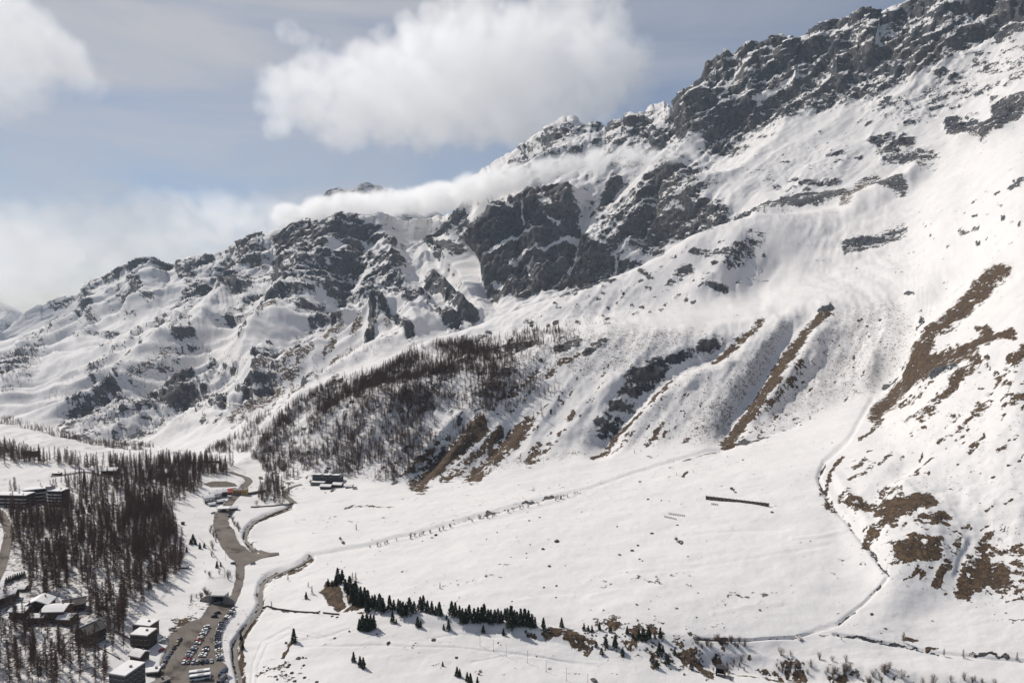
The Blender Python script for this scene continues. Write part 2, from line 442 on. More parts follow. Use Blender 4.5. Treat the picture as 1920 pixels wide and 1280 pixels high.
# landforms: (points, half width px, height m; negative = gully)
FORMS = [
 ([(1330,838),(1385,775),(1425,715),(1455,665),(1500,605),(1540,572)], 36, -13),
 ([(1400,800),(1450,740),(1500,680),(1560,600)], 32, 10),
 ([(1098,858),(1165,795),(1222,733),(1262,700),(1335,660),(1420,602)], 36, -14),
 ([(1140,840),(1200,780),(1260,720),(1330,680)], 28, 9),
 ([(1120,770),(1150,720),(1180,690)], 24, 7),
 ([(765,912),(820,855),(865,805),(895,780)], 24, -7),
 ([(865,898),(920,848),(965,800),(985,775)], 24, -8),
 ([(800,900),(850,850),(890,805)], 14, 4), ([(900,885),(945,845),(985,795)], 14, 4),
 ([(1025,860),(1065,800),(1110,740),(1150,680)], 30, 5),
 ([(1640,745),(1690,665),(1712,610),(1745,560),(1800,510),(1860,470)], 26, -11),
 ([(1700,700),(1760,620),(1830,540),(1890,480)], 34, 11),
 ([(1650,800),(1720,735),(1800,700),(1880,650)], 26, 5),
 ([(1600,740),(1650,650),(1690,580)], 36, 10),
 ([(1790,1090),(1812,1030),(1830,1000)], 12, -1.2), ([(1740,840),(1640,930),(1600,960)], 24, -3),
 ([(1560,880),(1600,940),(1640,1000)], 16, 2),
 ([(1400,412),(1378,455),(1335,525),(1280,560)], 36, 16),
 ([(1290,520),(1350,545),(1250,560)], 30, 8), ([(1480,470),(1440,520),(1380,560)], 44, -14),
 ([(1745,295),(1700,340),(1640,365),(1575,392)], 26, 26),
 ([(1900,230),(1850,260),(1780,270)], 24, 18), ([(1710,270),(1640,275)], 16, 14),
 ([(1600,360),(1500,380),(1400,405)], 14, 12),
 ([(1850,450),(1790,500),(1735,560)], 26, -8), ([(1500,560),(1440,590),(1300,600)], 30, -5),
 ([(725,545),(712,590),(692,630)], 34, 34), ([(725,545),(760,590),(790,630)], 34, 26),
 ([(680,560),(640,620),(560,690),(470,780)], 34, -26),
 ([(660,410),(600,500),(560,560),(500,640),(440,730)], 46, 46),
 ([(525,465),(480,560),(420,620),(330,680),(230,760)], 40, -40),
 ([(490,452),(440,540),(380,600),(300,660),(200,740)], 40, 34),
 ([(400,500),(340,590),(250,650),(120,760)], 46, -38),
 ([(120,570),(150,640),(90,720)], 44, 22), ([(60,610),(40,680),(-20,720)], 40, 20), ([(345,505),(330,580),(250,640),(140,720)], 30, 20), ([(590,430),(560,500),(520,560)], 26, 24), ([(700,410),(730,470),(735,540)], 30, 26), ([(690,450),(650,540),(600,610)], 22, -24),
 ([(440,480),(400,560),(330,630)], 22, -20), ([(620,640),(560,700),(480,760)], 26, 18), ([(380,690),(300,740),(220,790)], 30, 18), ([(760,470),(790,520),(800,560)], 24, -18), ([(650,560),(600,640),(520,700)], 20, 14),
 ([(290,492),(265,560),(250,600)], 34, 26), ([(170,540),(180,600)], 30, 20),
 ([(230,560),(200,620),(110,690),(20,740)], 40, -26),
 ([(815,520),(845,560),(885,600)], 18, 24), ([(780,545),(800,600)], 20, 16),
 ([(855,430),(870,480),(900,520),(940,570)], 30, -40), ([(800,470),(850,540),(900,590)], 26, -22),
 ([(1100,345),(1098,400),(1080,450),(1065,520)], 16, -24), ([(1155,470),(1148,520)], 9, -12),
 ([(1230,330),(1225,400),(1185,470)], 14, -20), ([(930,370),(925,450)], 30, 22), ([(1055,345),(1075,400)], 24, 26),
 ([(1000,420),(1010,540)], 22, 14), ([(965,400),(975,540)], 12, -12), ([(1040,470),(1030,550)], 12, -10),
 ([(1330,150),(1300,210),(1285,260)], 22, 24), ([(1400,120),(1420,230)], 18, 18), ([(1365,110),(1350,240)], 12, -14),
 ([(1480,85),(1500,190)], 20, 18), ([(1450,90),(1440,220)], 10, -14), ([(1570,60),(1580,170)], 20, 20), ([(1540,70),(1535,180)], 10, -14),
 ([(1625,40),(1640,140)], 18, 16), ([(1655,50),(1665,130)], 12, -22), ([(1265,195),(1270,265)], 8, -20),
 ([(650,1100),(700,1140),(800,1160),(1000,1178),(1100,1200)], 16, 3.0), ([(625,1095),(650,1115)], 22, 4.0),
 ([(375,1082),(430,1082)], 30, 2.4),
 ([(620,1195),(540,1178),(492,1200),(474,1240),(470,1290)], 3.2, -.5), ([(628,1200),(550,1186),(502,1206),(484,1245),(480,1290)], 3.2, -.5), ([(560,1212),(700,1208),(860,1213),(1000,1228),(1120,1250)], 3, -.45), ([(800,1196),(860,1187),(940,1196)], 3, -.4), ([(560,1200),(620,1190),(660,1178)], 3, -.45),
 ([(880,1240),(960,1225),(1040,1235),(1200,1255)], 3, -.4), ([(700,1270),(760,1258),(850,1240)], 3, -.4), ([(1080,1085),(1200,1075),(1400,1050),(1560,1020)], 3, -.5), ([(1100,1120),(1160,1105),(1250,1100)], 4, .6), ([(950,1130),(1010,1120),(1080,1118)], 4, .6), ([(560,1085),(600,1070),(640,1050)], 2.6, -.4), ([(1330,1150),(1400,1135),(1470,1130)], 4, .6), ([(1250,1010),(1330,1000),(1480,990)], 3, -.5), ([(1480,1010),(1540,1005),(1590,995)], 4, .8),
 ([(580,1040),(690,1020),(800,990),(900,965),(1000,940),(1100,915),(1200,882),(1350,838),(1500,795)], 5, -2.4),
 ([(700,1024),(800,1000),(900,975),(1000,950),(1080,928)], 6, 1.2),
 ([(1640,740),(1590,825),(1545,865),(1535,895),(1555,940),(1590,980),(1625,1025),(1665,1075)], 7, -2.2),
 ([(1665,1078),(1620,1130),(1570,1170),(1490,1193),(1400,1199),(1300,1196)], 4.5, -1.5),
 ([(1560,1187),(1640,1203),(1750,1222),(1850,1232),(1930,1238)], 5, -1.6),
 ([(1300,1235),(1450,1255),(1600,1270),(1900,1300)], 24, -5),
]
dform = np.zeros(TX.shape, np.float32)
for pts, wpx, amp in FORMS:
    idx = bbox_idx(PX, PY, pts, wpx * 1.1)
    wob = wpx * 0.22 * fbm(PX[idx] / 40, PY[idx] / 40, 2, 40)
    dd = (seg_dist(PX[idx], PY[idx], pts) + wob) / wpx
    prof = np.clip(1 - dd, 0, 1)
    prof0 = prof
    prof = prof * prof * (3 - 2 * prof) * 0.6 + prof * 0.4
    cum = np.concatenate([[0], np.cumsum([math.hypot(q[0]-p[0], q[1]-p[1]) for p, q in zip(pts[:-1], pts[1:])])])
    tt_ = np.zeros(dd.shape, np.float32); bd = np.full(dd.shape, 1e9, np.float32)
    for s_i, ((x0, y0), (x1, y1)) in enumerate(zip(pts[:-1], pts[1:])):
        vx, vy = x1 - x0, y1 - y0; L2_ = vx * vx + vy * vy + 1e-6
        tl = ((PX[idx] - x0) * vx + (PY[idx] - y0) * vy) / L2_
        dq = np.hypot(PX[idx] - x0 - np.clip(tl, 0, 1) * vx, PY[idx] - y0 - np.clip(tl, 0, 1) * vy)
        lo_, hi_ = (-9 if s_i == 0 else 0), (9 if s_i == len(pts) - 2 else 1)
        pos_ = cum[s_i] + np.clip(tl, lo_, hi_) * math.sqrt(L2_)
        tt_ = np.where(dq < bd, pos_, tt_); bd = np.minimum(dq, bd)
    Lt = cum[-1]; tap = min(Lt * .35, wpx * 1.6)
    ends = smooth(-wpx * .35, tap, tt_) * smooth(-wpx * .35, tap, Lt - tt_)
    kk = LK[idx]
    far = (np.mean([p[1] for p in pts]) < 600) & (np.mean([p[0] for p in pts]) < 1260) | (amp > 12) & (pts[0][1] < 260)
    near_only = np.mean([p[1] for p in pts]) > 720
    if far: prof = prof0 * 1.7
    ok = kk > kS + .5 if far else (kk < kB if near_only else kk < kG + .6)
    dform[idx] += np.where(ok, amp * prof * ends, 0)

# ------------------------------------------------------------------ ground cover survey: R rock, B brown turf, T tufts, scrub and darker ground
ROCK = np.zeros(TX.shape, np.float32); BROWN = ROCK.copy(); TUFT = ROCK.copy()
wx = PX + 9 * fbm(PX / 30, PY / 30, 4, 71, .6); wy = PY + 9 * fbm(PX / 30, PY / 30, 4, 77, .6)
STROKES = [
 # the high wall
 ('R',30,.49,[(1330,135),(1420,125),(1520,110),(1600,95),(1680,105)]), ('R',24,.51,[(1300,215),(1340,235),(1400,225),(1480,200),(1540,175),(1640,140),(1720,110),(1800,85)]),
 ('R',18,.52,[(1330,180),(1420,170),(1540,140)]), ('R',22,.50,[(1700,60),(1760,90),(1850,65)]), ('R',26,.7,[(1815,0),(1900,15)]), ('R',20,.62,[(1880,65),(1920,40)]),
 ('R',14,.55,[(1335,268),(1385,272)]), ('R',12,.7,[(1277,195),(1280,255),(1310,245)]), ('R',20,.5,[(1185,245),(1250,255)]), ('R',9,.55,[(1140,243),(1185,232)]),
 ('R',14,.47,[(1035,262),(1075,245),(1110,240)]), ('R',8,.5,[(960,300),(1030,262)]),
 ('R',20,.72,[(1880,205),(1920,195)]), ('R',16,.66,[(1780,235),(1850,250),(1900,215)]), ('R',12,.68,[(1640,265),(1705,270)]), ('R',20,.5,[(1660,290),(1740,300)]),
 ('R',30,.33,[(1700,205),(1920,115)]), ('R',18,.36,[(1630,190),(1700,215)]), ('R',12,.68,[(1640,345),(1690,355)]), ('B',8,.6,[(1585,378),(1640,335)]),
 ('R',10,.68,[(1440,390),(1500,375),(1580,362)]), ('R',7,.62,[(1500,345),(1570,340)]), ('R',9,.64,[(1380,400),(1440,392)]),
 ('R',40,.16,[(1340,310),(1560,300)]), ('R',12,.66,[(1590,465),(1650,450),(1690,432)]), ('R',14,.52,[(1370,495),(1420,450)]), ('B',8,.5,[(1385,495),(1415,460)]),
 ('R',10,.58,[(1265,525),(1290,505)]), ('R',7,.6,[(1205,508),(1215,515)]), ('R',8,.55,[(1400,490),(1300,470)]), ('R',7,.6,[(1320,545),(1360,550)]), ('R',5,.6,[(1225,478),(1240,470)]),
 ('R',9,.72,[(1152,325),(1118,390)]), ('R',40,.47,[(1150,430),(1230,370),(1260,330)]), ('R',26,.62,[(1215,450),(1260,420),(1340,400)]),
 ('R',26,.5,[(1290,330),(1310,390)]),
 ('R',11,.72,[(803,452),(820,470),(845,460)]), ('R',14,.5,[(815,440),(860,412)]), ('R',15,.82,[(808,520),(835,548),(882,592)]), ('R',11,.7,[(820,592),(852,602)]), ('R',12,.5,[(770,545),(800,592)]),
 ('R',10,.6,[(880,455),(885,470)]), ('R',8,.62,[(905,500),(915,520)]),
 # the left range
 ('R',13,.72,[(532,462),(605,445)]), ('R',12,.68,[(640,440),(665,416)]), ('R',13,.68,[(525,500),(527,540)]), ('R',11,.62,[(555,552),(605,545)]), ('R',18,.76,[(440,548),(470,542)]),
 ('R',16,.6,[(600,470),(660,470),(740,520)]), ('R',9,.66,[(660,505),(720,490),(750,500)]),
 ('R',7,.66,[(250,500),(290,496),(310,506),(350,500),(395,494)]), ('R',12,.6,[(258,528),(282,560)]), ('R',12,.64,[(345,502),(362,530),(385,538)]), ('R',10,.5,[(395,515),(425,518)]),
 ('R',9,.62,[(345,555),(365,550)]), ('R',10,.5,[(410,545),(425,500),(480,470)]), ('R',12,.52,[(178,560),(175,592)]), ('R',7,.55,[(60,642),(110,602),(150,580)]),
 ('R',20,.62,[(0,700),(40,690),(70,650)]), ('R',12,.5,[(70,630),(110,600)]),
 ('R',9,.7,[(130,762),(180,733),(240,745),(300,752)]), ('R',10,.62,[(130,785),(200,752)]), ('R',7,.66,[(120,812),(180,772),(212,760)]), ('R',7,.62,[(140,822),(200,802)]), ('R',7,.62,[(230,792),(290,748)]),
 ('R',5,.66,[(370,772),(386,722)]), ('R',16,.6,[(200,770),(260,770)]), ('R',9,.62,[(215,815),(270,812)]), ('R',9,.62,[(205,835),(260,830)]),
 ('B',4,.62,[(478,722),(560,650),(640,592)]), ('B',4,.55,[(470,662),(530,612)]), ('R',6,.66,[(520,602),(590,562)]), ('R',8,.66,[(545,592),(620,592),(640,575)]), ('R',10,.66,[(490,692),(540,667),(560,642)]),
 ('R',6,.76,[(690,642),(710,597),(750,617),(772,637)]), ('B',4,.6,[(700,610),(708,585)]), ('R',6,.55,[(703,562),(720,532)]), ('R',12,.58,[(735,560),(775,585)]),
 ('B',4,.5,[(200,712),(260,652),(330,602)]), ('R',9,.52,[(290,652),(350,632)]), ('R',7,.66,[(330,646),(360,636)]), ('R',5,.6,[(240,622),(262,615)]), ('R',6,.5,[(170,700),(250,640)]),
 ('R',7,.66,[(440,762),(490,712)]), ('R',7,.6,[(460,752),(520,700)]), ('B',5,.55,[(500,735),(590,660)]), ('B',4,.5,[(600,700),(540,745)]), ('R',8,.6,[(570,720),(590,712)]),
 ('R',5,.5,[(300,690),(370,640)]), ('R',6,.5,[(420,660),(440,640)]), ('B',4,.5,[(350,600),(420,560)]), ('R',7,.6,[(640,560),(660,545)]),
 # the wooded hillside
 ('R',18,.6,[(800,735),(832,702)]), ('R',10,.62,[(870,642),(940,662),(1000,642)]), ('R',10,.66,[(1050,652),(1082,637)]), ('R',9,.62,[(1100,662),(1132,640)]), ('B',5,.62,[(1040,692),(1085,665)]),
 ('R',6,.62,[(985,605),(995,608)]), ('R',7,.6,[(895,640),(915,625)]), ('R',7,.62,[(790,770),(810,760)]), ('R',12,.5,[(900,735),(960,700)]), ('B',6,.5,[(960,740),(1010,700)]), ('R',6,.62,[(610,725),(640,712)]), ('R',6,.55,[(860,680),(890,672)]),
 ('B',14,.8,[(785,905),(832,862),(870,825),(900,797)]), ('B',12,.8,[(888,890),(932,852),(970,812),(990,787)]), ('B',6,.62,[(845,892),(900,842),(940,802)]), ('B',7,.66,[(990,867),(1012,838)]), ('B',6,.66,[(1068,790),(1076,778)]), ('B',6,.55,[(830,900),(870,880)]),
 ('B',5,.72,[(1112,852),(1180,792),(1240,732),(1260,708)]), ('B',6,.7,[(1340,672),(1400,622),(1428,600)]), ('R',20,.66,[(1182,722),(1235,690)]), ('R',10,.62,[(1150,762),(1172,732)]), ('R',26,.46,[(1140,795),(1180,745)]), ('R',9,.55,[(1250,680),(1320,640)]), ('R',7,.58,[(1290,660),(1350,632)]),
 ('B',10,.86,[(1362,828),(1412,770),(1450,712),(1480,662)]), ('B',8,.76,[(1480,662),(1520,612),(1552,585)]), ('B',7,.6,[(1432,772),(1482,722),(1502,680)]), ('B',5,.66,[(1212,835),(1246,798)]), ('B',5,.5,[(1395,820),(1420,800)]), ('R',5,.62,[(1540,582),(1560,575)]), ('R',4,.6,[(1380,832),(1440,815),(1500,792)]),
 ('R',5,.6,[(1655,720),(1700,650)]), ('R',5,.55,[(1715,610),(1722,580)]), ('R',6,.5,[(1790,540),(1850,500)]), ('R',4,.6,[(1700,548),(1710,552)]),
 # the slope on the right
 ('B',13,.84,[(1642,778),(1682,732),(1740,692),(1800,662)]), ('B',8,.8,[(1800,662),(1850,636),(1892,624)]), ('B',9,.8,[(1700,712),(1750,645),(1820,575),(1860,522),(1880,506)]), ('B',11,.7,[(1790,682),(1832,668)]), ('R',7,.72,[(1755,705),(1792,688)]),
 ('B',7,.6,[(1740,772),(1800,712),(1840,682)]), ('B',8,.66,[(1840,622),(1902,632)]), ('B',10,.66,[(1900,672),(1925,655)]), ('B',7,.56,[(1870,705),(1890,722)]), ('B',10,.55,[(1828,772),(1852,757)]), ('B',9,.55,[(1905,755),(1920,745)]), ('B',4,.55,[(1800,800),(1832,772)]),
 ('B',4,.56,[(1690,770),(1750,720)]), ('B',4,.5,[(1850,740),(1880,700)]), ('B',5,.5,[(1885,690),(1915,700)]), ('B',4,.5,[(1710,745),(1640,800)]),
 ('B',12,.84,[(1602,942),(1642,952),(1682,946),(1740,942)]), ('B',7,.76,[(1622,1022),(1690,942),(1690,932)]), ('B',6,.66,[(1640,992),(1700,962),(1752,946)]), ('B',10,.72,[(1722,982),(1772,970)]), ('B',20,.86,[(1692,1030),(1722,1022),(1752,1026)]), ('B',8,.8,[(1756,1090),(1776,1055)]),
 ('B',20,.84,[(1812,1098),(1832,1055),(1852,1080),(1872,1080)]), ('B',9,.74,[(1830,1040),(1852,1005)]), ('B',8,.6,[(1790,1032),(1802,1000)]), ('B',44,.4,[(1880,1060),(1920,1110)]), ('B',6,.6,[(1860,1110),(1915,1090)]), ('B',5,.6,[(1700,1085),(1720,1070)]),
 ('B',4,.7,[(1546,930),(1560,882),(1576,858)]), ('B',6,.6,[(1542,922),(1562,958)]), ('B',4,.74,[(1610,826),(1652,796)]), ('B',3.5,.6,[(1650,872),(1672,850)]), ('B',3.5,.6,[(1718,882),(1746,855)]), ('B',9,.56,[(1650,920),(1690,925)]), ('B',3.5,.55,[(1600,880),(1625,862)]), ('B',7,.6,[(1575,935),(1590,925)]),
 ('R',2.4,.60,[(1545,866),(1535,895),(1550,935)]), ('R',3,.5,[(1580,965),(1620,1020),(1640,1042)]), ('R',2.2,.5,[(1640,1045),(1665,1078)]), ('R',3,.5,[(1900,340),(1915,350)]), ('R',5,.6,[(1895,355),(1915,335)]), ('R',3,.55,[(1800,440),(1840,425)]),
 # watercourses, banks and the track groove on the fan
 ('R',2.4,.6,[(1310,1195),(1400,1201),(1490,1192),(1560,1187)]), ('R',2.2,.66,[(1560,1187),(1640,1200)]), ('R',2.2,.66,[(1590,1192),(1680,1208),(1760,1225)]), ('R',2.5,.66,[(1820,1225),(1890,1230)]), ('R',2,.6,[(1850,1163),(1920,1160)]),
 ('R',2.4,.62,[(1572,1172),(1600,1150)]), ('R',2.2,.56,[(1630,1110),(1650,1098)]), ('R',2,.62,[(500,1139),(560,1146),(600,1149)]), ('R',2,.56,[(800,990),(700,1020)]), ('R',2.2,.5,[(900,965),(1100,915)]), ('R',2.6,.56,[(1280,862),(1360,838)]),  # strokes on the diagonal track paint in the weak shade of its groove
 ('B',4,.66,[(1270,1012),(1275,1014)]), ('B',3.4,.75,[(640,1012),(644,1014)]), ('B',2.6,.66,[(1370,915),(1380,920)]), ('B',2.6,.66,[(1284,892),(1290,886)]), ('B',2.5,.6,[(650,952),(740,950)]),
 # foreground
 ('B',9,.76,[(1022,1186),(1062,1186),(1090,1205)]), ('B',9,.76,[(1065,1190),(1100,1216)]), ('B',5,.6,[(982,1182),(1002,1192)]), ('B',3.5,.85,[(547,1205),(530,1228)]), ('B',4,.66,[(492,1100),(490,1130)]), ('B',4.5,.74,[(470,1168),(455,1195),(452,1230),(460,1290)]),
 ('B',5,.6,[(1092,1195),(1112,1205)]), ('B',4,.6,[(1130,1210),(1150,1225)]), ('B',8,.7,[(1298,1212),(1308,1240)]), ('B',9,.7,[(1350,1212),(1350,1228)]), ('B',9,.66,[(1318,1252),(1330,1262)]), ('B',8,.66,[(1285,1225),(1290,1240)]), ('B',9,.66,[(1440,1252),(1460,1262)]), ('B',8,.66,[(1500,1248),(1505,1268)]), ('B',7,.66,[(1472,1238),(1476,1246)]),
 ('B',9,.6,[(1560,1262),(1580,1270)]), ('B',7,.6,[(1640,1275),(1660,1280)]), ('B',30,.36,[(1120,1185),(1260,1220),(1330,1240)]), ('B',26,.34,[(1400,1240),(1560,1265),(1700,1285)]),
 ('B',16,.34,[(500,1255),(560,1262)]), ('B',3,.6,[(1700,1195),(1720,1198)]), ('B',3,.6,[(1650,1205),(1670,1212)]), ('B',3,.66,[(1740,1213),(1760,1214)]), ('B',3,.7,[(1825,1224),(1890,1228)]),
 ('B',12,.5,[(340,1175),(380,1155),(395,1138)]),
]
POLYS = [
 ('R',.84,9,[(888,405),(930,366),(985,350),(1050,336),(1086,392),(1080,412),(1112,452),(1150,482),(1202,492),(1130,532),(1060,553),(960,558),(910,547),(916,512),(880,462)]),
 ('R',.60,12,[(520,470),(550,440),(640,430),(660,405),(690,470),(760,520),(790,570),(720,560),(640,560),(560,555),(520,530)]),
 ('R',.46,16,[(390,490),(500,455),(520,540),(440,560),(390,540)]),
 ('R',.84,5,[(300,722),(320,705),(370,710),(376,745),(352,762),(308,760)]), ('R',.76,5,[(384,742),(420,735),(427,770),(395,776)]),
 ('R',.48,14,[(120,740),(300,730),(300,800),(150,830)]),
 ('R',.46,18,[(1290,150),(1700,20),(1900,-60),(1930,60),(1700,130),(1400,250),(1290,260)]),
 ('B',.86,5,[(598,1112),(612,1092),(640,1090),(668,1120),(700,1140),(680,1152),(650,1150),(620,1138)]),
 ('T',.55,14,[(1250,700),(1330,620),(1420,600),(1340,830),(1130,850)]), ('T',.62,16,[(1560,575),(1690,560),(1720,620),(1640,740),(1500,795),(1370,830),(1430,740),(1500,660)]),
 ('T',.5,14,[(1050,860),(1180,680),(1280,640),(1230,740),(1110,850)]), ('T',.5,14,[(1720,560),(1860,470),(1880,490),(1740,600)]),
 ('T',.30,20,[(1100,880),(1500,800),(1420,880),(1100,960),(800,1000),(760,960)]), ('T',.36,16,[(1080,560),(1350,500),(1360,550),(1150,610),(960,620)]),
 ('T',.4,16,[(360,860),(480,870),(560,900),(500,940),(420,900)]), ('T',.5,12,[(0,760),(240,650),(480,640),(430,740),(120,770)]), ('T',.4,16,[(560,660),(720,640),(780,650),(560,740)]),
 ('T',.55,6,[(345,1130),(390,1095),(405,1120),(360,1165),(310,1180)]), ('T',.42,6,[(440,1160),(470,1130),(480,1080),(560,1050),(480,1160),(420,1240),(410,1200)]),
 ('T',.8,20,[(0,930),(300,900),(320,1060),(240,1200),(0,1280)]), ('T',.35,20,[(1640,800),(1930,640),(1930,1160),(1700,1090),(1560,930)]),
]
STROKES += [('R',7,.74,[(1268,190),(1310,152),(1320,122),(1358,96),(1400,86),(1480,76),(1520,64),(1580,56),(1625,36),(1650,50),(1665,42)]), ('R',8,.62,[(1665,40),(1720,14),(1760,-10)]), ('R',5,.66,[(1135,252),(1180,236),(1215,228)]), ('R',5,.6,[(250,500),(290,494),(312,508),(372,484),(440,474),(490,455)]), ('R',6,.66,[(522,458),(545,438),(600,428),(650,408)]), ('R',5,.55,[(1020,262),(1050,242),(1075,232),(1110,240)]), ('R',4,.5,[(100,570),(190,534),(255,502)])]
# scattered outcrops, turf patches and scrub, too many to survey singly
_rs = random.Random(21)
def litter(kind, n, poly, wr, sr, length, ang):
    xs = [p[0] for p in poly]; ys = [p[1] for p in poly]; c = 0
    while c < n:
        x = _rs.uniform(min(xs), max(xs)); y = _rs.uniform(min(ys), max(ys))
        if not in_poly(np.array([x]), np.array([y]), poly)[0]: continue
        a = math.radians(ang + _rs.uniform(-16, 16)); l_ = _rs.uniform(*length)
        STROKES.append((kind, _rs.uniform(*wr), _rs.uniform(*sr), [(x, y), (x + l_ * math.cos(a), y - l_ * math.sin(a))])); c += 1
litter('R', 90, [(960,620),(1060,555),(1200,505),(1300,450),(1420,420),(1440,500),(1360,550),(1200,610),(1000,640)], (1.6,3.6), (.5,.72), (1,8), 15)
litter('R', 42, [(1330,300),(1420,255),(1600,190),(1750,130),(1900,100),(1900,220),(1720,330),(1520,390),(1330,400)], (2,4.5), (.48,.68), (4,18), 22)
litter('R', 50, [(120,600),(290,520),(480,480),(700,480),(790,600),(640,640),(400,700),(200,720)], (2,4.5), (.5,.7), (5,26), 40)
litter('B', 34, [(420,800),(560,650),(760,600),(740,660),(560,740),(440,820)], (1.8,3.2), (.5,.66), (8,34), 42)
litter('R', 50, [(100,790),(220,720),(450,690),(460,780),(300,840),(140,830)], (2,4.5), (.5,.68), (5,22), 38)
litter('B', 60, [(1640,800),(1740,690),(1900,600),(1925,760),(1925,900),(1700,900),(1600,880)], (1.6,3.4), (.5,.7), (3,20), 42)
litter('B', 70, [(1580,930),(1760,930),(1925,1000),(1925,1160),(1780,1120),(1660,1060)], (1.6,4.0), (.5,.7), (2,14), 38)
litter('R', 60, [(480,860),(640,720),(900,640),(1080,640),(980,780),(760,900),(560,890)], (1.6,4.5), (.5,.7), (2,14), 40)
litter('B', 46, [(860,880),(1000,760),(1120,660),(1180,660),(1100,780),(1000,860)], (1.5,3.2), (.5,.68), (3,16), 45)
litter('B', 40, [(1120,850),(1260,720),(1380,640),(1340,760),(1300,830)], (1.3,2.6), (.5,.66), (2,10), 45)
litter('B', 40, [(1380,830),(1500,700),(1600,600),(1690,600),(1640,730),(1500,795)], (1.3,2.8), (.5,.66), (2,10), 45)
litter('R', 40, [(1560,470),(1700,400),(1900,320),(1920,420),(1760,500),(1600,540)], (1.2,2.4), (.5,.66), (1,8), 25)
litter('B', 40, [(440,870),(560,890),(740,920),(560,925),(470,900)], (1.2,2.8), (.5,.7), (1,7), 5)
# broad priors: fragmentary rock wherever the ranges are steep
POLYS += [
 ('R',.12,20,[(30,640),(100,570),(290,492),(500,452),(660,405),(800,430),(800,600),(640,620),(470,640),(300,640),(120,690),(0,740)]),
 ('R',.04,20,[(1100,330),(1300,270),(1560,190),(1720,130),(1920,60),(1920,260),(1700,330),(1500,400),(1300,440),(1180,480)]),
 ('R',.26,14,[(930,320),(1075,228),(1270,190),(1300,270),(1100,330),(950,345)]),
 ('R',.18,20,[(100,790),(200,720),(300,690),(470,700),(440,800),(300,840),(140,830)]),
 ('T',.8,16,[(1290,800),(1380,690),(1460,600),(1500,590),(1430,700),(1350,830),(1300,838)]), ('T',.7,20,[(980,640),(1180,600),(1330,620),(1200,700),(1080,720)]),
 ('T',.75,10,[(640,905),(740,905),(860,900),(960,880),(1100,855),(1100,840),(940,860),(840,880),(720,885)]),
 ('T',.85,4,[(690,1024),(800,997),(900,972),(1000,947),(1100,922),(1100,914),(1000,938),(900,963),(800,988),(690,1018)]),  # tufts along the fan track, also standing in for shade in its groove
 ('T',.6,20,[(480,860),(640,720),(900,640),(1080,640),(980,780),(760,900),(560,890)]),  # darkens the ground between the hillside trees
 ('T',.36,14,[(1660,1100),(1560,950),(1620,930),(1780,960),(1930,1000),(1930,1170),(1780,1130)]), ('T',.3,20,[(1640,800),(1740,690),(1900,620),(1930,800),(1760,860),(1640,860)]),
]
STROKES += [
 ('B',4,.55,[(800,905),(850,862),(890,828)]), ('B',4,.5,[(735,905),(790,860),(840,820)]), ('B',4,.55,[(915,888),(955,852),(990,815)]), ('B',4,.5,[(1010,860),(1060,810)]), ('B',3,.5,[(700,900),(750,860)]), ('B',4,.5,[(960,770),(1000,730),(1040,690)]),
 ('B',3,.5,[(1420,820),(1460,780)]), ('B',3,.5,[(1280,830),(1320,790)]), ('B',3,.45,[(1150,845),(1190,810)]), ('B',4,.5,[(1700,800),(1760,750)]), ('B',4,.5,[(1760,830),(1800,800)]), ('B',4,.5,[(1870,850),(1910,820)]), ('B',3,.5,[(1590,900),(1640,870)]), ('B',3,.5,[(1680,905),(1720,890)]),
 ('B',4,.5,[(1850,960),(1900,940)]), ('B',5,.5,[(1780,1000),(1820,980)]), ('B',5,.55,[(1880,1040),(1915,1020)]), ('B',4,.55,[(1890,1130),(1920,1120)]),
 ('B',5,.58,[(430,790),(500,725),(570,660)]), ('B',4,.52,[(380,700),(450,640),(520,590)]), ('B',4,.5,[(250,720),(330,660)]), ('R',6,.55,[(560,640),(600,600),(660,570)]), ('R',5,.55,[(620,640),(660,600)]), ('R',6,.6,[(430,600),(470,570),(510,560)]), ('R',5,.55,[(150,640),(190,600)]), ('R',8,.55,[(300,600),(330,570)]), ('R',9,.58,[(660,430),(700,440),(730,470)]), ('R',10,.58,[(560,500),(600,480),(640,480)]),
]
for t, wd, s, pts in STROKES:
    if t == 'B' and wd > 5: wd *= 1.2
    tgt = {'R': ROCK, 'B': BROWN, 'T': TUFT}[t]
    paint(tgt, wx, wy, pts, wd, s)
for t, s, soft, pts in POLYS:
    paint_poly({'R': ROCK, 'B': BROWN, 'T': TUFT}[t], wx, wy, pts, s, soft)
# snow couloirs and ledges across the dark faces
for wd, pts in [(3.2,[(1086,438),(1078,480),(1068,520)]),(2.6,[(1155,478),(1150,516)]),(2.5,[(1000,492),(985,535)]),(4,[(905,480),(960,455),(1000,440)]),(4,[(960,500),(1020,470),(1090,432)]),
                (3.5,[(945,368),(955,400)]),(6,[(1000,375),(1030,385)]),(4,[(1020,405),(1045,420)]),(3,[(975,390),(985,420)]),(4,[(915,395),(935,405)]),(5,[(925,520),(945,535)]),(4,[(1050,445),(1090,435)]),
                (5,[(640,470),(600,510)]),(4,[(700,500),(660,540)]),(6,[(1420,200),(1500,150)]),(4,[(1350,190),(1400,110)]),(5,[(1640,60),(1650,90)]),(4,[(640,1108),(650,1130)]),(3,[(660,1130),(640,1145)]),(3.5,[(680,1142),(660,1150)]),(3,[(632,1098),(640,1110)])]:
    erase(ROCK, wx, wy, pts, wd, 0.9); erase(BROWN, wx, wy, pts, wd, 0.85)
